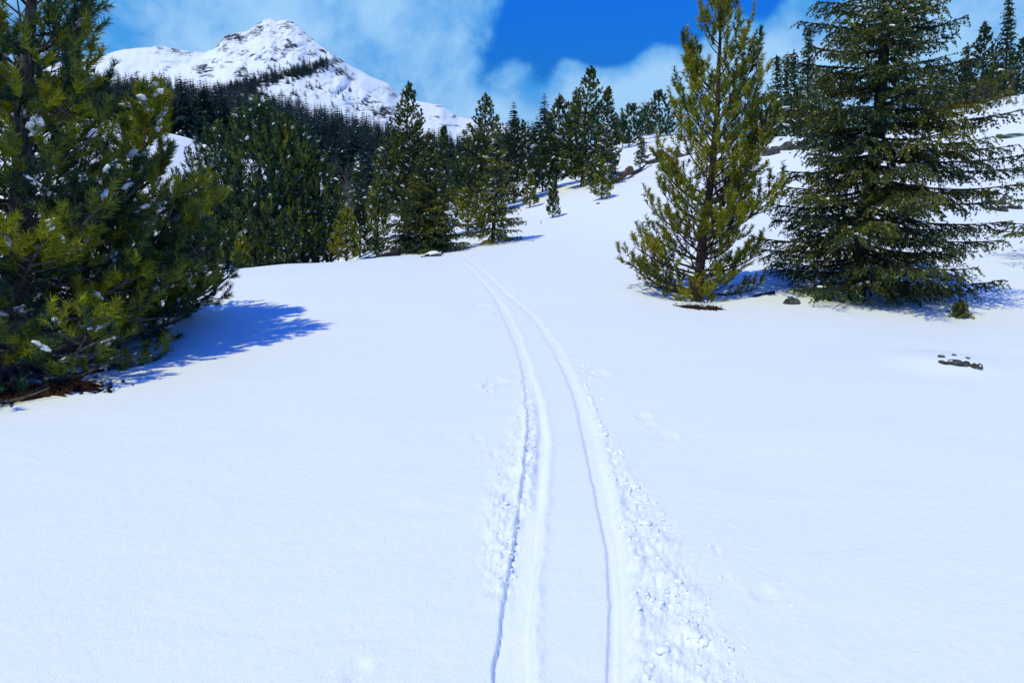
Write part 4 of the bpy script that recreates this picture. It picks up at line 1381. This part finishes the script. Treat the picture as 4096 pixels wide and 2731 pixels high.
# ------------------------------------------------------------------ bare litter patches
def patch(name, outline, lift, label, seed, blades, blen):
    """a ragged sheet of needle litter lying in the hollow round a trunk, with dry grass on it"""
    rng = np.random.default_rng(seed)
    pts = np.array([flat(*p) for p in outline])
    c = pts.mean(0)
    m_ = 90
    t = np.linspace(0, len(pts), m_, endpoint=False)
    ring = np.column_stack([np.interp(t, np.arange(len(pts) + 1), np.append(pts[:, k_], pts[0, k_])) for k_ in range(2)])
    ring = c + (ring - c) * (1 + 0.10 * rng.normal(size=m_))[:, None]
    lay = 12
    V = []
    for k_ in range(lay + 1):
        f = k_ / lay
        V.append(c + (ring - c) * f)
    XY = np.concatenate(V)
    f = np.repeat(np.arange(lay + 1) / lay, m_)
    z = gz(XY[:, 0], XY[:, 1]) + lift * (1 - f ** 3) + 0.025 * (fbm(XY * 14, 3, seed)) * (1 - f ** 4) - 0.012 * f ** 6
    Vv = np.column_stack([XY, z])
    i = np.arange(lay)[:, None] * m_; j = np.arange(m_)[None]; j2 = (j + 1) % m_
    a, b_, cc, d = i + j, i + j2, i + m_ + j2, i + m_ + j
    F = np.concatenate([np.stack([a, cc, b_], -1).reshape(-1, 3), np.stack([a, d, cc], -1).reshape(-1, 3)])
    cen = Vv.mean(0)
    g = Geo(); g.add(Vv, F, 0)
    fr = np.sqrt(rng.random(blades)) * .95; jn = rng.integers(0, m_, blades)
    P = c + (ring[jn] - c) * fr[:, None]
    P3 = np.column_stack([P, gz(P[:, 0], P[:, 1]) + lift * (1 - fr ** 3)])
    D = unit(np.column_stack([rng.normal(0, 1, blades), rng.normal(0, 1, blades), rng.uniform(.1, .9, blades)]))
    brush(g, rng, P3, P3 + D * .02, 3, blen, .0045, .6, rng.random(blades) * .8, 1)
    o = g.obj(name, [M_LITTER, M_STRAW], None, False)
    tag(o, label, 'litter', None, 'stuff')
    return o


patch('needle_litter', [(-160, 1570), (-100, 1450), (60, 1462), (190, 1490), (330, 1510), (415, 1545), (380, 1572), (200, 1582), (20, 1582)], .035,
      'reddish brown needle litter and dry grass bared at the lower left edge', 401, 900, .06)
patch('needle_litter', [(2680, 1219), (2760, 1224), (2850, 1226), (2905, 1237), (2870, 1242), (2790, 1239), (2720, 1230)], .022,
      'strip of brown needle litter bared at the foot of the open crowned pine', 402, 160, .05)
rng = np.random.default_rng(5)
g = Geo()
for px, py, k_ in [(400, 1560, 26), (300, 1500, 14), (480, 1555, 6), (450, 1530, 8), (200, 1480, 10), (90, 1440, 6), (330, 1478, 5)]:
    for _ in range(k_):
        x, y = flat(px + rng.normal(0, 45), py + rng.normal(0, 8))
        lumps(g, rng, [[x, y, gz1(x, y) + .004]], rng.uniform(.004, .016), 1, .6, .3)
tag(g.obj('litter_crumbs', M_LITTER, None, False, None), 'dark crumbs of bark and cones round the bare litter at left', 'litter', None, 'stuff')

# ------------------------------------------------------------------ loose snow thrown up by the skis
rng = np.random.default_rng(9)
P, Sz = [], []
while len(P) < 2600:
    y = 1.75 + 3.6 * rng.random() ** 1.3
    if rng.random() < 0.72:
        a, b_ = float(RUBL(y)), float(RUBR(y))
        x = a + (b_ - a) * np.clip(rng.normal(.5, .27), 0, 1.25)
    else:
        if y < 2.3:
            continue
        a, b_ = float(LUBL(y)), float(LL(y))
        x = b_ + .06 - (b_ - a + .06) * np.clip(abs(rng.normal(.2, .4)), 0, 1.3)
    if vnoise(np.array([[x * 7.0, y * 5.0]]), 3)[0] + 0.5 * vnoise(np.array([[x * 19.0, y * 16.0]]), 4)[0] < rng.normal(.12, .25):
        continue
    P.append((x, y)); Sz.append(min(.012, .0034 * rng.lognormal(0, .55)))
for _ in range(260):
    y = rng.uniform(4.5, 14)
    x = (float(LL(y)) - .03 if rng.random() < .5 else float(RR(y)) + .05) + rng.normal(0, .05 + .006 * y)
    P.append((x, y)); Sz.append(rng.uniform(.004, .014))
for px, py, _, _ in DENTS:
    cx, cy = flat(px, py)
    for _ in range(4):
        P.append((cx + rng.normal(0, .05), cy + rng.normal(0, .06))); Sz.append(rng.uniform(.003, .008))
P = np.array(P); Sz = np.array(Sz)
z = gz(P[:, 0], P[:, 1]) + track_relief(P[:, 0], P[:, 1]) - Sz * .12
g = Geo()
big = Sz > .007
PZ = np.column_stack([P, z])
lumps(g, rng, PZ[big], Sz[big], 1, .55, .5)
lumps(g, rng, PZ[~big], Sz[~big], 0, .75, .45)
nb = 80
yb = 1.8 + 3.2 * rng.random(nb)
xb = RUBL(yb) + (RUBR(yb) - RUBL(yb)) * np.clip(rng.normal(.55, .25, nb), .02, 1.1)
sb = np.clip(.011 * rng.lognormal(0, .4, nb), .006, .024)
lumps(g, rng, np.column_stack([xb, yb, gz(xb, yb) + track_relief(xb, yb) + sb * .05]), sb, 2, .6, .16, None, 1.3)
tag(g.obj('loose_snow', M_CRUMB, None, True, None), 'crumbs and clods of broken snow along both sides of the ski track', 'snow', None, 'stuff')

# ------------------------------------------------------------------ air
HAZE = 0.00003
if HAZE:
    m, t = material('haze')
    v = t.n('ShaderNodeVolumePrincipled', ins={'Color': (0.55, 0.80, 1.0, 1), 'Density': HAZE, 'Anisotropy': 0.0})
    t.n('ShaderNodeOutputMaterial', ins={1: v.outputs[0]})
    me = bpy.data.meshes.new('haze')
    zs = [o.matrix_world @ Vector(c) for o in COL.objects if o.type == 'MESH' and o.get('kind') == 'structure' for c in o.bound_box]
    lo = [min(p[k_] for p in zs) - 1.0 for k_ in range(3)]; hi = [max(p[k_] for p in zs) + 15.0 for k_ in range(3)]
    vs = [(x, y, z) for x in (lo[0], hi[0]) for y in (lo[1], hi[1]) for z in (lo[2], hi[2])]
    me.from_pydata(vs, [], [(0, 1, 3, 2), (4, 6, 7, 5), (0, 4, 5, 1), (2, 3, 7, 6), (0, 2, 6, 4), (1, 5, 7, 3)])
    me.materials.append(m)
    ho = bpy.data.objects.new('haze', me)
    COL.objects.link(ho)
    tag(ho, 'thin bluish mountain air over the whole scene', 'haze', None, 'stuff')

tot = sum(len(o.data.polygons) for o in COL.objects if o.type == 'MESH')
uni = sum(len(m.polygons) for m in bpy.data.meshes)
print('TRIANGLES', tot, 'unique', uni, 'objects', len(COL.objects))
